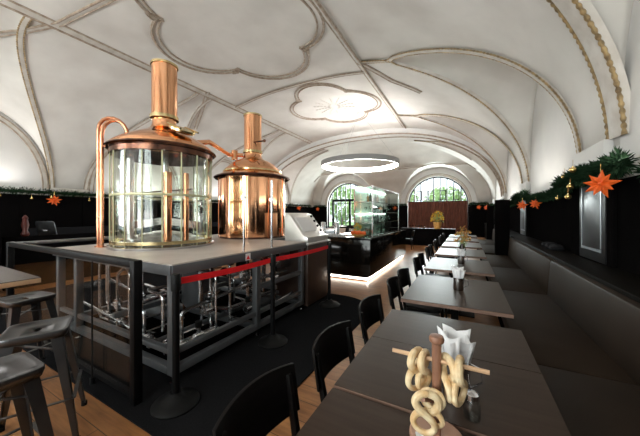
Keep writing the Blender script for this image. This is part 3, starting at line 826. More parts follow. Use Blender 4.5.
dup(t1, (TX, 2.005, 0), 0, 'dark table pushed against the far side of the one with the white napkins')
dup(t1, (TX, .2, 0), 0, 'dark table nearest the camera below the picture edge')
tb = make_table(1.16, TW, 'dining_table', 'second row dark double table with a napkin jar, a gap before it', (TX, 3.20, 0))
tl = ['third row dark double table with a small napkin jar', 'fourth row dark table holding the dried orange flower vase', 'fifth row dark table, beyond the dried flowers', 'sixth row dark table towards the far window', 'last dark table of the row, nearest the far window']
rowY = [4.82, 6.42, 8.0, 9.6, 11.2]
for y, l in zip(rowY, tl): dup(tb, (TX, y, 0), 0, l)

# ------------------------------------------------------------------- chairs
def make_chair(label):
    t = thing('dining_chair', label, 'chair', (0,0,0), group='black wooden chairs along the tables')
    # local: faces +X
    s = MB(); s.prism([( -.20,-.19),(.19,-.215),(.21,-.20),(.21,.20),(.19,.215),(-.20,.19)], (1,0,0), (0,1,0), (0,0,1), (0,0,.43), .03)
    s.build('seat', M_chair, t, bev=.008)
    MB().box(-.19,.18,-.18,.18,.385,.43).build('seat_rail', M_chair, t)
    for sy in (-1,1):
        MB().bar((.17,sy*.18,.42), (.20,sy*.20,0), .038,.038,.028,.028).build('leg', M_chair, t, bev=.003)
        bl = MB(); bl.bar((-.18,sy*.185,.43), (-.23,sy*.205,0), .036,.036,.028,.028); bl.bar((-.18,sy*.185,.42), (-.255,sy*.197,.79), .034,.036,.028,.024)
        bl.build('leg', M_chair, t, bev=.003)
    # curved backrest panel
    n = 14; vs = []; fs = []
    for i in range(n+1):
        u = -1+2*i/n; y = u*.235; bow = .055*(1-u*u)
        top = .825+.012*(1-u*u); bot = .60+.012*u*u
        for (z, dx) in ((bot, .0), (top, -.035)):
            xb = -.225-bow+dx-(.0)
            vs += [(xb, y, z), (xb+.016, y, z)]
    for i in range(n):
        a = i*4; b = a+4
        fs += [(a,a+2,b+2,b), (a+1,b+1,b+3,a+3), (a,b,b+1,a+1), (a+2,a+3,b+3,b+2)]
    fs += [(0,1,3,2), (n*4,n*4+2,n*4+3,n*4+1)]
    MB().add(vs, fs).build('backrest', M_chair, t, bev=.003)
    MB().bar((-.2,-.18,.2),(-.2,.18,.2), .02,.02).build('stretcher', M_chair, t)
    return t
ch = make_chair('black wooden chair with a curved back, nearest the camera')
ch.location = (-.49, .86, 0)
cy = [(1.47,'second black chair, at the table with the white napkins'), (2.16,'third black chair, at the far half of the joined near tables'),
      (2.98,'near one of two black chairs at the second row table'), (3.52,'far one of two black chairs at the second row table'),
      (4.60,'near one of two black chairs at the third row table'), (5.12,'far one of two black chairs at the third row table'),
      (6.15,'near one of two black chairs at the dried flower table'), (6.70,'far one of two black chairs at the dried flower table'),
      (7.75,'near black chair at the fifth row table'), (8.30,'far black chair at the fifth row table'),
      (9.35,'near black chair at the sixth row table'), (9.90,'far black chair at the sixth row table'), (11.1,'black chair at the last table of the row')]
for i, (y, l) in enumerate(cy): dup(ch, (-.46+random.uniform(-.02,.02), y, 0), random.uniform(-.06,.06), l)

# --------------------------------------------------------- table-top objects
Z7 = .75
def napkin_jar(x, y, s, label, zt=Z7):
    t = thing('napkin_holder', label, 'napkin holder', (x,y,zt), group='napkin holders on the tables')
    MB().lathe((x,y,zt), [(0,.0),(.045*s,.0),(.05*s,.01),(.05*s,.13*s),(.046*s,.13*s),(.046*s,.014),(0,.014)], 24).build('holder', M_silver, t)
    MB().tube([V((x+.05*s,y,zt+.12*s)), V((x+.085*s,y,zt+.11*s)), V((x+.09*s,y,zt+.06*s)), V((x+.05*s,y,zt+.03*s))], .005, 6).build('handle', M_silver, t)
    for k in range(5):
        a = 2*PI*k/5+.3; q = MB(); n = 6; vs = []; fs = []
        for i in range(n+1):
            u = -1+2*i/n
            for j in range(5):
                v = j/4; r = (.015+.03*v)*s
                w = (.026+.026*v)*s
                vs.append((x+r*math.cos(a)-math.sin(a)*u*w, y+r*math.sin(a)+math.cos(a)*u*w, zt+.03+(.19*v+.03*abs(u)*v*(1 if k%2 else -.3)+.006*math.sin(3*u+k))*s))
        for i in range(n):
            for j in range(4): fs.append((i*5+j, i*5+5+j, i*5+6+j, i*5+j+1))
        o = q.add(vs, fs).build('napkin', M_paper, t)
        md = o.modifiers.new('thick','SOLIDIFY'); md.thickness = .003
    return t
napkin_jar(-.04, 1.36, 1.15, 'metal holder stuffed with white napkins behind the pretzel stand')
napkin_jar(-.07, 3.20, 1.0, 'metal napkin holder on the second row table')
napkin_jar(-.07, 4.9, 1.0, 'metal napkin holder on the third row table')
napkin_jar(-.07, 8.0, 1.0, 'metal napkin holder on the fifth row table')
napkin_jar(-.07, 9.6, 1.0, 'metal napkin holder on the sixth row table')

# pretzel stand
PX, PY, PZ = -.092, 1.042, .745
ps = thing('pretzel_stand', 'wooden pretzel stand with round base on the nearest table', 'pretzel stand', (PX,PY,PZ))
MB().lathe((PX,PY,PZ), [(0,0),(.088,0),(.092,.006),(.092,.016),(.086,.022),(0,.022)], 40).build('base', M_base, ps)
MB().lathe((PX,PY,PZ), [(0,.02),(.015,.02),(.016,.345),(.024,.352),(.026,.362),(.022,.372),(0,.375)], 18).build('pole', M_pole, ps)
MB().tube([(PX-.155,PY,PZ+.285),(PX+.16,PY,PZ+.285)], .0075, 10).build('cross_stick', M_light_wood, ps)
MB().tube([(PX-.01,PY-.015,PZ+.15),(PX-.035,PY-.085,PZ+.185)], .0075, 10).build('front_peg', M_pole, ps)
tagp = MB().obox((PX-.052, PY-.035, PZ+.0235), (.026,.026,.002), Matrix.Rotation(.3, 3, 'Z')).build('price_tag', M_paper, ps)
def pretzel(sc_):
    pts = []; n = 44
    ctrl = [(-.018,-.028),(-.036,-.012),(-.040,.018),(-.022,.038),(.0,.026),(.010,.0),(-.004,-.030),(-.014,-.05),(-.004,-.066),(.018,-.066),(.030,-.05),(.022,-.03)]
    ctrl = [(0,.045),(.026,.038),(.036,.012),(.022,-.012),(-.004,-.022),(-.026,-.036),(-.032,-.060),(-.014,-.078),(.014,-.078),(.032,-.058),(.024,-.034),(0,-.018),(-.024,-.004),(-.036,.016),(-.024,.038)]
    m = len(ctrl); P = []
    for i in range(m):
        p0,p1,p2,p3 = [ctrl[(i+k-1)%m] for k in range(4)]
        for j in range(4):
            t = j/4
            f = lambda a,b,c,d: .5*((2*b)+(-a+c)*t+(2*a-5*b+4*c-d)*t*t+(-a+3*b-3*c+d)*t**3)
            x = f(p0[0],p1[0],p2[0],p3[0]); z = f(p0[1],p1[1],p2[1],p3[1])
            ph = (i+t)/m*2*PI
            P.append(V((x*sc_, .009*sc_*math.sin(ph*1), z*sc_)))
    r = [(.0108+.0022*math.sin(3*PI*k/len(P)))*sc_ for k in range(len(P))]
    return MB().tube(P, r, 10, closed=True)
specs = [(-.043,.0,.285,72,1.0,'soft pretzel hanging second from the left end of the cross stick'), (-.070,.0,.285,62,1.08,'soft pretzel hanging leftmost on the cross stick'),
         (.038,.0,.285,112,1.1,'soft pretzel hanging just right of the stand pole'), (.072,.0,.285,78,1.15,'soft pretzel hanging rightmost on the cross stick')]
for dx, dy, dz, rz, s, l in specs:
    m_ = pretzel(s); a = math.radians(rz)
    m_.xf(Matrix.Rotation(a, 4, 'Z')); m_.xf(Matrix.Translation((0,0,-.030*s)))
    m_.xf(Matrix.Translation((PX+dx, PY+dy, PZ+dz)))
    # a plain point on the loop rests on the stick
    tag(m_.build('pretzel', M_pret), l, 'pretzel', 'soft pretzels on the stand')
for dx, dy, dz, rz, s, tl_, l in ((-.022,-.068,.182,12,1.05,8,'soft pretzel hanging on the front peg, nearest the camera'), (-.012,-.04,.182,-14,.9,-6,'soft pretzel tucked behind the front one on the peg')):
    m_ = pretzel(s); m_.xf(Matrix.Translation((0,0,-.030*s))); m_.xf(Matrix.Rotation(math.radians(tl_), 4, 'Y')); m_.xf(Matrix.Rotation(math.radians(rz), 4, 'Z')); m_.xf(Matrix.Translation((PX+dx, PY+dy, PZ+dz)))
    tag(m_.build('pretzel', M_pret), l, 'pretzel', 'soft pretzels on the stand')
t = thing('salt_shaker', 'small steel lidded glass shaker standing behind the pretzel stand', 'shaker', (.02,1.22,Z7))
MB().lathe((.02,1.22,Z7), [(0,0),(.03,0),(.03,.06),(.024,.075),(.0,.075)], 20).build('jar', M_jar, t)
MB().lathe((.02,1.22,Z7), [(0,.075),(.026,.075),(.026,.095),(.01,.105),(0,.105)], 20).build('lid', M_silver, t)

def bouquet(x, y, z, s, mflower, label, pot=False, n=90, spread=.11, h=.34):
    t = thing('flower_vase' if not pot else 'flower_pot', label, 'flowers', (x,y,z))
    if pot: MB().lathe((x,y,z), [(0,0),(.07*s,0),(.10*s,.16*s),(.09*s,.16*s),(.08*s,.13*s),(0,.13*s)], 20).build('pot', M_dried, t)
    else: MB().lathe((x,y,z), [(0,0),(.04*s,0),(.05*s,.05*s),(.035*s,.13*s),(.04*s,.15*s),(.034*s,.15*s),(.03*s,.12*s),(0,.12*s)], 20).build('vase', M_silver, t)
    st = MB(); fl = MB(); lv = MB()
    for k in range(n):
        a = random.uniform(0,2*PI); r = spread*s*math.sqrt(random.random()); hh = z+.13*s+h*s*random.uniform(.25,1)*(1-.35*(r/(spread*s))**2)
        p = V((x+r*math.cos(a), y+r*math.sin(a), hh))
        if k % 3 == 0: st.tube([(x,y,z+.1*s), ((x+p.x)/2*1.0+0, (y+p.y)/2, hh-.1*s), p], .003, 5)
        tgt = fl if k % 3 else lv
        d_ = V((random.gauss(0,1),random.gauss(0,1),random.gauss(0,1))).normalized(); b_ = d_.orthogonal().normalized(); c_ = d_.cross(b_)
        if k % 3: 
            for q in range(5):
                aa = 2*PI*q/5; e = b_*math.cos(aa)+c_*math.sin(aa); f = b_*math.cos(aa+.5)+c_*math.sin(aa+.5); g = b_*math.cos(aa-.5)+c_*math.sin(aa-.5)
                tgt.add([p, p+f*.014*s+d_*.004, p+e*.03*s, p+g*.014*s+d_*.004], [(0,1,2,3)])
        else: tgt.add([p, p+b_*.016*s+d_*.02*s, p+d_*.06*s, p-b_*.016*s+d_*.02*s], [(0,1,2,3)])
    st.build('stems', M_leaf, t); fl.build('blossoms', mflower, t, smooth=False); lv.build('leaves', M_leaf, t, smooth=False)
    return t
bouquet(-.07, 6.3, Z7, 1.3, M_dried, 'vase of dried orange flowers on the fourth row table', h=.30)
for o in bpy.data.objects['flower_vase'].children:
    if o.name.startswith('leaves') : o.data.materials[0] = M_dried

# ------------------------------------------------------------ stools & high table
def make_stool(label):
    t = thing('bar_stool', label, 'bar stool', (0,0,0), group='gunmetal bar stools')
    n = 40; H = .76; hw = .165
    def sq(r, p=9):
        out = []
        for k in range(n):
            a = 2*PI*k/n; c_, s_ = math.cos(a), math.sin(a)
            k_ = (abs(c_)**p+abs(s_)**p)**(-1/p); out.append((r*k_*c_, r*k_*s_))
        return out
    rings = [(hw-.004, H-.045), (hw+.006, H-.012), (hw+.002, H+.002), (hw-.012, H+.004), (hw-.022, H-.002), (hw-.05, H-.010), (.09, H-.013), (.03, H-.014)]
    vs = []; fs = []
    for i, (r, z) in enumerate(rings):
        vs += [(x, y, z) for x, y in (sq(r) if r > .04 else [(r*math.cos(2*PI*k/n)*1.4, r*math.sin(2*PI*k/n)*.6) for k in range(n)])]
    for i in range(len(rings)-1):
        for k in range(n): fs.append((i*n+k, i*n+(k+1)%n, (i+1)*n+(k+1)%n, (i+1)*n+k))
    o = MB().add(vs, fs).build('seat', M_gun, t, ang=50); md = o.modifiers.new('thick','SOLIDIFY'); md.thickness = .002
    for sx in (-1,1):
        for sy in (-1,1):
            a = V((sx*(hw-.025), sy*(hw-.025), H-.02)); b = V((sx*.235, sy*.235, .02))
            l = MB()
            # angle profile leg: two thin tapered plates meeting at the corner
            for ax in (V((-sx,0,0)), V((0,-sy,0))):
                q = V((0,-sy,0)) if ax.x else V((-sx,0,0))
                vv = []
                for p, w in ((a, .062), (b, .028)):
                    vv += [p, p+ax*w, p+ax*w+q*.004, p+q*.004]
                l.add(vv, [(0,1,2,3),(7,6,5,4),(0,4,5,1),(1,5,6,2),(2,6,7,3),(3,7,4,0)])
            lo = l.build('leg', M_gun, t)
            MB().cyl((sx*.225, sy*.225), .02, 0, .03, 12).build('rubber_foot', M_rubber, lo)
    zf = .30; r_ = .165+(.235-.14)*.55-.012
    for a, b in (((-r_,-r_),(r_,-r_)),((r_,-r_),(r_,r_)),((r_,r_),(-r_,r_)),((-r_,r_),(-r_,-r_))):
        MB().bar((*a, zf), (*b, zf), .022, .006).build('foot_rail', M_gun, t)
    xb = MB(); xb.bar((-.15,-.15,.62),(.15,.15,.62), .02,.005); xb.bar((-.15,.15,.615),(.15,-.15,.615), .02,.005)
    xb.build('cross_brace', M_gun, t)
    return t
st = make_stool('gunmetal bar stool nearest the camera at the lower left'); st.location = (-2.08, .395, 0)
dup(st, (-2.62, .72, 0), math.radians(-25), 'gunmetal bar stool under the corner of the wood edged high table')
dup(st, (-3.70, .93, 0), math.radians(8), 'gunmetal bar stool half hidden behind the high table, farthest left')
ht = thing('high_table', 'dark high table with wooden edge at the left border', 'table', (-3.3,.4,0))
MB().box(-3.9, -2.76, -.1, .775, 1.045, 1.078).build('table_edge', M_light_wood, ht, bev=.003)
MB().box(-3.898, -2.762, -.098, .773, 1.0785, 1.083).build('table_top', M_table, ht)
for x in (-3.8, -2.95):
    pass
MB().box(-3.38,-3.30,.30,.38,.02,1.045).build('pedestal', M_blackm, ht); MB().box(-3.6,-3.1,.1,.58,0,.02).build('foot_plate', M_blackm, ht)

# --------------------------------------------------------- left background
def high_chair(x, y, rz, label, cat='chair'):
    t = thing('bar_chair', label, cat, (0,0,0))
    o = rrect(-.24,.24,.86,1.36,.06,6)
    MB().prism(o, (1,0,0), (0,-.25,1), (0,1,0), (0,.42,0), .035).build('backrest', M_gun, t, bev=.008)
    MB().box(-.05,.05,.118,.122,1.10,1.13).build('back_plate', M_paper, t)
    MB().box(-.22,.22,-.22,.22,.74,.78).build('seat', M_gun, t, bev=.01)
    for sx in (-1,1):
        for sy in (-1,1): MB().bar((sx*.18,sy*.18,.75),(sx*.23,sy*.23,0),.035,.035,.022,.022).build('leg', M_gun, t)
        MB().bar((sx*.2,.2,.76),(sx*.2,.18,.95),.03,.02).build('back_post', M_gun, t)
    t.location = (x,y,0); t.rotation_euler = (0,0,rz)
    return t
high_chair(-9.72, 2.72, math.radians(30), 'dark metal high backed chair standing before the left wall')
tt = thing('cafe_table', 'brown topped table with a white jug before the left wall', 'table', (-9.0, 4.6, 0))
MB().box(-9.7,-8.35,4.25,4.95,.99,1.03).build('table_top', M_tablelt, tt, bev=.004); MB().box(-9.04,-8.96,4.56,4.64,0,.99).build('pedestal', M_blackm, tt); MB().box(-9.3,-8.7,4.35,4.85,0,.02).build('foot_plate', M_blackm, tt)
jx, jy = -8.9, 4.6
jg = thing('white_jug', 'white jug standing on the brown topped table', 'jug', (jx,jy,1.03))
MB().lathe((jx,jy,1.03), [(0,0),(.10,0),(.14,.10),(.12,.22),(.09,.28),(.11,.33),(.1,.33),(.08,.28),(0,.26)], 20).build('body', M_ceramic, jg)
MB().tube(arc((jx-.13,jy,1.20), .08, PI/2, 1.5*PI, 8), .014, 6).build('handle', M_ceramic, jg)
tag(MB().lathe((-10.6,2.66,0), [(0,0),(.2,0),(.2,.03),(.05,.06),(.04,.9),(.09,1.0),(.05,1.1),(.08,1.25),(.05,1.4),(.06,1.44),(.03,1.5),(0,1.52)], 16).build('turned_post', M_mahog), 'dark red turned wooden post before the left wall', 'post')
tb_ = thing('booth_seat', 'black high backed booth seat at the far left', 'booth', (-8.8,1.2,0))
MB().box(-10.9,-7.6,1.35,1.5,0,1.5).build('backrest', M_cloth, tb_, bev=.03); MB().box(-10.9,-7.6,.75,1.35,.0,.46).build('seat', M_leather, tb_, bev=.02)
sb = thing('wall_bench', 'black upholstered bench running along the left wall', 'bench', (XL+.4,8,0))
MB().box(XL+.08,XL+.65,3.0,13.5,0,.46).build('seat', M_cloth, sb, bev=.02); MB().box(XL+.08,XL+.2,3.0,13.5,.46,1.1).build('backrest', M_cloth, sb, bev=.02)
k0 = None
x, y = -6.4, 13.0
k0 = thing('square_table', 'square table in the middle of the far hall', 'table', (x,y,0), group='tables at the far end')
MB().box(x-.4,x+.4,y-.4,y+.4,.72,.75).build('table_top', M_tablelt, k0); MB().box(x-.04,x+.04,y-.04,y+.04,0,.72).build('pedestal', M_blackm, k0); MB().box(x-.25,x+.25,y-.25,y+.25,0,.02).build('foot_plate', M_blackm, k0)
tag(MB().box(-8.27,-8.19,1.75,12.5,0,1.08).build('low_screen', M_black, bev=.006), 'low black screen standing between the brewing platform and the left wall', 'screen')
# ------------------------------------------------------------------ bar
bar = thing('bar_counter', 'glossy black bar counter with a glowing strip along its foot', 'bar counter', (-2.5,7.4,0))
BX0, BX1, BY0, BY1 = -3.05, -1.86, 5.85, 10.0
MB().box(BX0, BX1-.04, BY0+.04, BY1-.04, .13, .96).build('body', M_gloss, bar, bev=.005)
MB().box(BX0-.02, BX1, BY0, BY1, .96, 1.0).build('worktop', M_gloss, bar, bev=.005)
MB().box(BX0+.05, BX1-.14, BY0+.14, BY1-.14, 0, .13).build('plinth', M_black, bar)
led = MB(); led.box(BX1-.14, BX1-.12, BY0+.12, BY1-.12, .03, .07); led.box(BX0+.1, BX1-.12, BY0+.12, BY0+.14, .03, .07)
led.build('led_strip', M_led, bar)
bb = thing('back_counter', 'dark back counter with steel cupboards left of the bar', 'counter', (-4.2,8,0))
MB().box(-3.9, BX0-.05, 6.3, 6.9, .0, .92).build('body', M_black, bb, bev=.004); MB().box(-3.93, BX0-.04, 6.27, 6.93, .92, .95).build('worktop', M_steeld, bb)
MB().box(-4.9,-4.3,7.0,9.5,0,.95).build('side_unit', M_steeld, bb, bev=.004)
# glass display
DXa, DXb, DYa, DYb = -2.45, -1.99, 6.35, 9.2
gd = thing('glass_display', 'tall greenish glass display case with shelves on the bar', 'display case', ((DXa+DXb)/2, (DYa+DYb)/2, 1.0))
for x, y in ((DXa,DYa),(DXb,DYa),(DXa,DYb),(DXb,DYb)):
    MB().box(x-.012,x+.012,y-.012,y+.012,1.0,2.24).build('upright', M_steel, gd)
for z in (1.02, 1.32, 1.58, 1.84, 2.22):
    MB().box(DXa,DXb,DYa,DYb,z,z+.012).build('shelf', M_shelfglass, gd)
    e = MB(); e.box(DXb,DXb+.006,DYa,DYb,z-.004,z+.016); e.box(DXa,DXb,DYa-.006,DYa,z-.004,z+.016)
    e.build('shelf_edge', M_steel, gd)
MB().box(DXb,DXb+.006,DYa,DYb,1.03,2.22).build('front_glass', M_shelfglass, gd)
MB().box(DXa,DXb,DYa-.006,DYa,1.03,2.22).build('end_glass', M_shelfglass, gd)
MB().box(DXa-.02,DXa-.006,DYa,DYb,1.0,2.23).build('back_panel', M_milk, gd)
MB().box(DXa+.02,DXa+.05,DYa+.05,DYb-.05,2.195,2.215).build('display_fill', M_disp, gd)  # added glowing strips that lift the dark case interior
MB().box(DXa+.02,DXa+.04,DYa+.05,DYb-.05,1.55,1.565).build('display_fill', M_disp, gd)
# bottles and glasses in the case
def mk_bottle(x, y, z, kind, label, grp):
    mt = [M_bottle, M_amber, M_jar][kind]
    h = [.24,.22,.15][kind]; r = [.034,.036,.034][kind]
    prof = [(0,0),(r,0),(r,h*.6),(r*.35,h*.78),(r*.35,h),(0,h)] if kind < 2 else [(0,0),(r*.8,0),(r*.15,.012),(r*.15,.06),(r,.09),(r,h),(r*.9,h),(r*.9,.095),(0,.08)]
    o = MB().lathe((x,y,z), prof, 12).build('bottle' if kind < 2 else 'wine_glass', mt)
    return tag(o, label, 'bottle' if kind < 2 else 'glass', grp)
zs = [1.034, 1.334, 1.594, 1.854]; shelfname = ['bottom', 'second', 'third', 'top']
protos = {}
for si, z in enumerate(zs):
    for j in range(12):
        kind = (si*5+j*3) % 7; kind = 0 if kind == 0 else 1 if kind == 3 and si == 3 else 2
        if si == 3 and j < 6: kind = j % 2
        if (si, kind) not in [(0,0),(1,0)] and random.random() < .12: continue
        x = DXb-.09-.13*(j % 3); y = DYa+.12+j*.205
        nm = ['green glass bottle', 'amber bottle', 'clear stemmed glass'][kind]
        lab = f'{nm} on the {shelfname[si]} shelf of the glass display case'
        grp = f'{nm}s on the {shelfname[si]} shelf of the display case'
        if (kind,) not in protos:
            o = mk_bottle(0, 0, 0, kind, lab, grp); o.location = (x,y,z); protos[(kind,)] = o
        else: dup(protos[(kind,)], (x,y,z), 0, lab, grp)
# cups on back counter / bar end
cup0 = None
for i in range(22):
    x = -3.82+.072*(i % 11)+.01; y = 6.33+.12*(i//11)
    if x > BX0-.1: continue
    l = 'white upturned cup among those on the back counter'
    if cup0 is None:
        cup0 = tag(MB().lathe((0,0,0), [(.034,0),(.036,.005),(.03,.055),(.02,.075),(0,.078)], 14).build('cup', M_ceramic), l, 'cup', 'white cups on the back counter'); cup0.location = (x,y,.95)
    else: dup(cup0, (x,y,.95), 0, l)
for i in range(9):
    x = BX0+.06+.075*i; y = BY0+.06
    if i > 6: continue
    dup(cup0, (x, y, 1.0), 0, 'white upturned cup in the row at the near end of the bar', 'white cups on the bar end')
for i, (x, y) in enumerate(((-3.55,6.75),(-3.15,6.8))):
    t = thing('beer_tap_tower', ['steel beer tap tower on the back counter, left one', 'steel beer tap tower on the back counter, right one'][i], 'beer tap', (x,y,.95))
    MB().lathe((x,y,.95), [(0,0),(.08,0),(.085,.02),(.075,.03),(.075,.34),(.06,.37),(0,.38)], 20).build('column', M_steel, t)
    MB().tube([(x,y-.07,1.2),(x,y-.14,1.2),(x,y-.15,1.15)], .012, 8).build('spout', M_silver, t)
    MB().tube([(x,y-.12,1.2),(x,y-.13,1.30)], .01, 8).build('tap_handle', M_blackm, t)
# orange wreath of gourds / flowers on the bar
t = thing('flower_bowl', 'low bowl of orange flowers on the near corner of the bar', 'flowers', (-2.22,6.02,1.0))
MB().lathe((-2.22,6.02,1.0), [(0,0),(.08,0),(.17,.05),(.18,.08),(.16,.08),(0,.04)], 24).build('bowl', M_dried, t)
fl = MB()
for k in range(60):
    a = random.uniform(0,2*PI); r = .17*math.sqrt(random.random()); fl.sphere((-2.22+r*math.cos(a), 6.02+r*math.sin(a), 1.09+.06*random.random()*(1-r/.3)), .036, 8, (1,1,.9))
fl.build('blossoms', M_orange, t)
bouquet(-2.32, 6.22, 1.0, .9, M_yellow, 'small yellow flower bunch behind the orange flower bowl', h=.26, n=60)

# ------------------------------------------------------ far end furniture
sbd = thing('sideboard', 'low dark sideboard in front of the right arched window', 'sideboard', (-1.6,14.3,0))
MB().box(-2.9,-.45,14.0,14.6,.05,.80).build('body', M_black, sbd, bev=.006); MB().box(-2.93,-.42,13.97,14.63,.80,.84).build('top', M_ledge, sbd); MB().box(-2.85,-.5,14.05,14.55,0,.05).build('plinth', M_rubber, sbd)
bouquet(-1.22, 14.25, .84, 2.0, M_yellow, 'potted yellow flower arrangement on the low dark sideboard', pot=True, n=150, spread=.15, h=.30)
g0 = None
for i in range(6):
    p = (-2.5+.14*i, 14.2+.05*(i%2), .84); l = 'clear stemmed glass on the low dark sideboard'
    dup(protos[(2,)], p, 0, l, 'glasses on the sideboard')
cu = MB(); n = 90; vs = []; fs = []
for i in range(n+1):
    x = -3.78+(3.86)*i/n; y = Y1-.22+.05*math.sin(i*1.3)
    vs += [(x,y,.15),(x,y,2.42),(x,y+.012,.15),(x,y+.012,2.42)]
for i in range(n):
    a = i*4; fs += [(a,a+4,a+5,a+1),(a+2,a+3,a+7,a+6),(a+1,a+5,a+7,a+3),(a,a+2,a+6,a+4)]
tag(cu.add(vs, fs).build('curtain', M_curtain, ang=70), 'russet curtain hung across the lower part of the right arched window', 'curtain')
tag(MB().tube([(-3.85,Y1-.22,2.44),(.15,Y1-.22,2.44)], .025, 10).build('curtain_rail', M_blackm), 'dark rail above the russet curtain', 'curtain rail')
for (x, y, a, l) in ((-2.9,13.2,90,'black chair left of the sideboard, facing it'), (-3.6,12.6,0,'black chair at the small far table, its left side'), (-2.3,12.4,180,'black chair at the small far table, its right side')):
    dup(ch, (x,y,0), math.radians(a), l, 'black chairs at the far end')
dup(k0, (-2.95,12.5,0), 0, 'small square table near the sideboard', 'tables at the far end')
# dining group near the left far window
for i, (x, y) in enumerate(((-7.5,16.5),(-9.6,16.0),(-6.4,13.0))):
    if i < 2: dup(k0, (x,y,0), 0, ['square table before the glass door, right one', 'square table before the glass door, left one'][i], 'tables at the far end')
    dup(ch, (x-.75,y,0), 0, ['black chair left of the right table before the glass door', 'black chair left of the left table before the glass door', 'black chair left of the middle far table'][i], 'black chairs at the far end')
    dup(ch, (x+.75,y,0), PI, ['black chair right of the right table before the glass door', 'black chair right of the left table before the glass door', 'black chair right of the middle far table'][i], 'black chairs at the far end')

# ------------------------------------------------------------ ring lamp
RX, RY, RZ = -4.1, 11.2, 3.72
rl = thing('ring_lamp', 'large glowing white ring pendant lamp over the bar', 'ceiling lamp', (RX,RY,RZ))
R_ = 1.68
MB().lathe((RX,RY,RZ), [(R_-.051,-.10),(R_-.065,-.10),(R_-.065,.10),(R_-.051,.10),(R_-.051,-.10)], 96).build('diffuser', M_lamp, rl)
MB().lathe((RX,RY,RZ), [(R_-.05,-.10),(R_+.0,-.10),(R_+.0,.10),(R_-.01,.10),(R_-.01,.05),(R_-.04,.05),(R_-.04,.10),(R_-.05,.10),(R_-.05,-.10)], 96).build('ring_body', mat('ring_aluminium', (.35,.35,.35), .6, 0), rl)
for k in range(3):
    a = 2*PI*k/3+.4; MB().tube([(RX+R_*math.cos(a),RY+R_*math.sin(a),RZ+.07),(RX+.1*math.cos(a),RY+.1*math.sin(a),zm(RX)-.05)], .004, 4).build('suspension_wire', M_steeld, rl)
MB().cyl((RX,RY), .14, zm(RX)-.07, zm(RX)+.02, 20).build('ceiling_rose', M_white, rl)
MB().lathe((RX,RY,RZ), [(R_-.038,.06),(R_-.012,.06)], 96).build('upward_diffuser', M_lamp2, rl)

rl2 = dup(rl, (-5.2, -1.75, 3.6), 0, 'unseen ring lamp added behind the camera to light the near ceiling')  # out of view, added so its upward glow brightens the near vault
# ------------------------------------------------------------ garlands
def garland(path, r, n, label, name='garland'):
    P = [V(p) for p in path]; L = [0]
    for a, b in zip(P, P[1:]): L.append(L[-1]+(b-a).length)
    mb = MB()
    for _ in range(n):
        s = random.uniform(0, L[-1]); i = max(k for k in range(len(L)-1) if L[k] <= s)
        p = P[i].lerp(P[i+1], (s-L[i])/(L[i+1]-L[i]))
        d_ = V((random.gauss(0,1),random.gauss(0,1),random.gauss(0,1))).normalized()
        q = p + d_*r*random.uniform(.2,.8); ln = r*random.uniform(.5,.9); b_ = d_.orthogonal().normalized()
        e = (d_ + b_*random.uniform(-.8,.8)).normalized(); w = e.cross(b_ if abs(e.dot(b_))<.9 else d_).normalized()*(.006 if r < .115 else .009)
        mb.add([q-w, q+e*ln*.5-w*1.3, q+e*ln, q+e*ln*.5+w*1.3, q+w], [(0,1,2,3,4)])
    t = thing(name, label, 'garland', path[0], group='fir garlands on the panelling')
    mb.build('fir_twigs', M_green, t, smooth=False); MB().tube(P, r*.38, 7).build('core', M_green, t)
    return t
def star(p, r, axis, label, grp='orange straw stars'):
    """eight pointed folded star, axis = facing"""
    ax = V(axis).normalized(); u = ax.cross(V((0,0,1))).normalized(); w = u.cross(ax)
    mb = MB(); p = V(p)
    for k in range(9):
        a = 2*PI*k/9+.2
        d_ = (u*math.cos(a)+w*math.sin(a)) + ax*(.28 if k % 2 else -.15); d_.normalize(); l = d_.cross(ax).normalized(); m_ = l.cross(d_)
        rr = r*(1 if k % 2 == 0 else .85)
        base = p; mid = p+d_*rr*.42
        mb.add([base, mid+l*r*.20, mid+m_*r*.14, mid-l*r*.20, mid-m_*r*.14, p+d_*rr], [(0,1,2),(0,2,3),(0,3,4),(0,4,1),(5,2,1),(5,3,2),(5,4,3),(5,1,4)])
    t = thing('straw_star', label, 'star', tuple(p), group=grp)
    mb.build('points', M_orange, t, smooth=False)
    MB().sphere(tuple(p+ax*r*.1), r*.13, 8).build('centre', M_orange, t)
    MB().tube([p+V((0,0,r*.8)), p+V((0,0,r*1.35))], .003, 4).build('thread', M_gold, t)
    return t
XF = XR-.12
def sag(y0, y1, x, z, s, n=8): return [(x, y0+(y1-y0)*i/n, z-s*4*(i/n)*(1-i/n)) for i in range(n+1)]
piers_n = ['nearest pier on the right', 'second pier on the right', 'third pier on the right', 'fourth pier on the right']
for i, yc in enumerate(RP[:4]):
    garland([(XR-.22, yc-1.25+1.75*k/8, 2.02+.02*math.cos(k*1.3)) for k in range(9)]+[(XR-.2,yc+.62,1.93)], .11, 4200 if i == 0 else 1200, f'fir garland across the {piers_n[i]}')
bays = [(5.4,8.95,'between the nearest and second piers on the right'), (9.95,13.55,'between the second and third piers on the right'), (14.55,18.1,'between the third and fourth piers on the right'), (.8,4.3,'on the right wall nearest the camera')]
for a, b, l in bays: garland(sag(a,b-1.1,XR-.2,1.90,.02), .085, 2600, f'fir garland hung {l}')
garland(sag(-1,7.5,XL+.22,2.24,.0,20), .12, 3200, 'long fir garland along the left wall, near half')
garland(sag(7.65,20.3,XL+.22,2.24,.0,20), .12, 3000, 'long fir garland along the left wall, far half')
garland([(-6.9,Y1-.22,2.25),(-3.9,Y1-.22,2.25)], .12, 900, 'fir garland on the far wall between the two arched windows')
garland([(XL+.3,Y1-.22,2.25),(-10.7,Y1-.22,2.25)], .12, 500, 'fir garland on the far wall left of the left window')
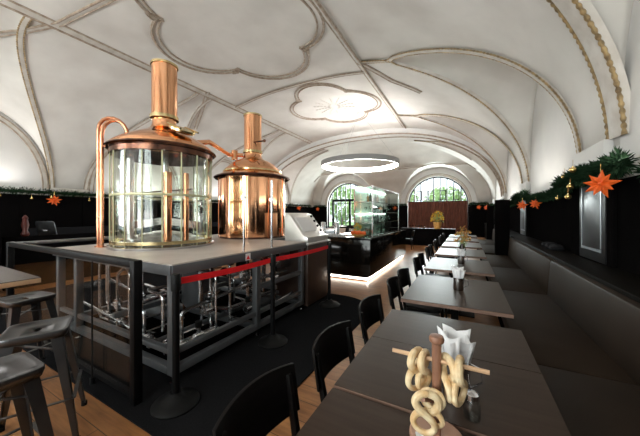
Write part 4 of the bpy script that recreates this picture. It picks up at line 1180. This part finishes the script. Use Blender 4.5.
garland([(.25,Y1-.22,2.25),(XR-.2,Y1-.22,2.25)], .12, 400, 'fir garland on the far wall right of the curtain')
star((1.15,3.60,1.84), .145, (-.7,-1,0), 'large orange straw star on the nearest right hand pier')
star((1.2,8.1,1.76), .14, (-.6,-1,0), 'orange straw star on the near side of the second pier')
star((1.24,6.9,1.76), .12, (-.6,-1,0), 'orange straw star hanging just before the second pier')
star((1.2,13.0,1.85), .16, (-.5,-1,0), 'orange straw star on the third pier')
star((1.0,17.6,1.9), .17, (-.5,-1,0), 'orange straw star on the fourth pier')
star((.75,Y1-.35,2.0), .18, (-.3,-1,0), 'orange straw star on the far wall right of the curtain')
star((XL+.3,3.62,2.0), .2, (1,-.3,0), 'orange star hanging on the black panelling of the left wall')
star((XL+.35,18.2,2.02), .2, (.6,-1,0), 'orange star on the far part of the left wall')
star((-11.4,Y1-.35,1.98), .2, (.2,-1,0), 'orange star on the far wall left of the arched windows')
bau = None
def bauble(p, label, grp, s=1):
    global bau
    if bau is None:
        bau = thing('bauble', label, 'bauble', (0,0,0), group=grp)
        MB().sphere((0,0,0), .035, 14).build('ball', M_gold, bau); MB().cyl((0,0), .01, .03, .045, 8).build('cap', M_brass, bau); MB().tube([(0,0,.04),(0,0,.12)], .002, 4).build('thread', M_gold, bau)
        bau.location = p; return bau
    return dup(bau, p, 0, label, grp)
for p, l in (((1.2,4.9,2.06),'gold bauble hanging left of the large orange star'), ((1.17,4.55,1.90),'gold bauble between the garland and the glossy pier panel'), ((1.13,4.3,2.08),'gold bauble in the garland above the glossy pier panel'), ((1.2,4.75,1.78),'gold bauble hanging lowest at the left corner of the nearest pier')):
    bauble(p, l, 'baubles on the nearest pier')
bauble((1.28,5.55,1.80), 'lone gold bauble hanging in the bay after the nearest pier', 'baubles in the right hand bays'); bauble((1.28,10.8,1.82), 'lone gold bauble hanging in the bay after the second pier', 'baubles in the right hand bays')
for i, y in enumerate((2.45, 3.1, 3.55, 4.55, 4.95)):
    bauble((XL+.3, y, 2.08-.05*(i%2)), ['gold bauble farthest left on the left wall garland', 'second gold bauble from the left on the left wall', 'gold bauble just left of the orange star on the left wall', 'gold bauble just right of the orange star on the left wall', 'gold bauble near the copper riser pipes on the left wall'][i], 'baubles on the left wall garland')
for i, y in enumerate((6,7.5,9,10.5,12,13.5,15,16.5)):
    bauble((XL+.3, y, 2.08), 'small gold bauble on the far half of the left wall garland', 'baubles on the far left garland')

# ------------------------------------------------------------------ lights
def area(name, loc, size, power, col=(1,1,1), rot=(0,0,0), sy=None):
    l = bpy.data.lights.new(name, 'AREA'); l.energy = power; l.color = col; l.size = size
    if sy: l.shape = 'RECTANGLE'; l.size_y = sy
    o = bpy.data.objects.new(name, l); o.location = loc; o.rotation_euler = rot; C.objects.link(o); return o
# added fill outside the unseen near windows, tilted up at the ceiling
area('daylight_fill', (-1.85, Y0-.6, 2.6), 3.6, 150, (1,.99,.97), (PI/2+.45,0,0), 3.2)
area('daylight_fill', (-8.75, Y0-.6, 2.6), 3.6, 150, (1,.99,.97), (PI/2+.45,0,0), 3.2)
# daylight through the far windows
area('daylight_fill', (-1.85, Y1+.7, 3.0), 3.8, 420, (.95,.97,1), (-PI/2,0,0), 2.6)
area('daylight_fill', (-8.75, Y1+.7, 3.0), 3.6, 420, (.95,.97,1), (-PI/2,0,0), 3.2)
# added fill strips without fixtures at garland height, brightening lunettes and vault
for yc in (2.55, 7.15, 11.75, 16.3): area('lunette_fill', (XR-.3, yc, 2.02), .3, 6, (1,.95,.88), (PI,-.45,0), 2.0)
for yc in (1.8, 6.4, 11.0, 15.6): area('lunette_fill', (XL+.35, yc, 2.3), .3, 16, (1,.96,.92), (PI,.45,0), 2.0)
w = bpy.data.worlds.new('world'); sc.world = w; w.use_nodes = True
bg = w.node_tree.nodes['Background']; bg.inputs[0].default_value = (.82,.90,1,1); bg.inputs[1].default_value = 1.15

# ------------------------------------------------------------------ camera
cam = bpy.data.cameras.new('camera'); co = bpy.data.objects.new('camera', cam); C.objects.link(co)
cam.sensor_width = 36; cam.lens = 36*270/640; cam.clip_start = .05
co.location = (0,0,1.55); co.rotation_euler = (PI/2, 0, math.radians(28.4))
cam.shift_y = -4/640
sc.camera = co
sc.view_settings.view_transform = 'Standard'; sc.view_settings.look = 'None'; sc.view_settings.gamma = 1
sc.view_settings.use_curve_mapping = False; sc.view_settings.exposure = 1.38
sc.cycles.use_denoising = True; sc.cycles.sample_clamp_indirect = 6; sc.cycles.max_bounces = 10
sc.cycles.caustics_reflective = False; sc.cycles.caustics_refractive = False; sc.cycles.transparent_max_bounces = 24
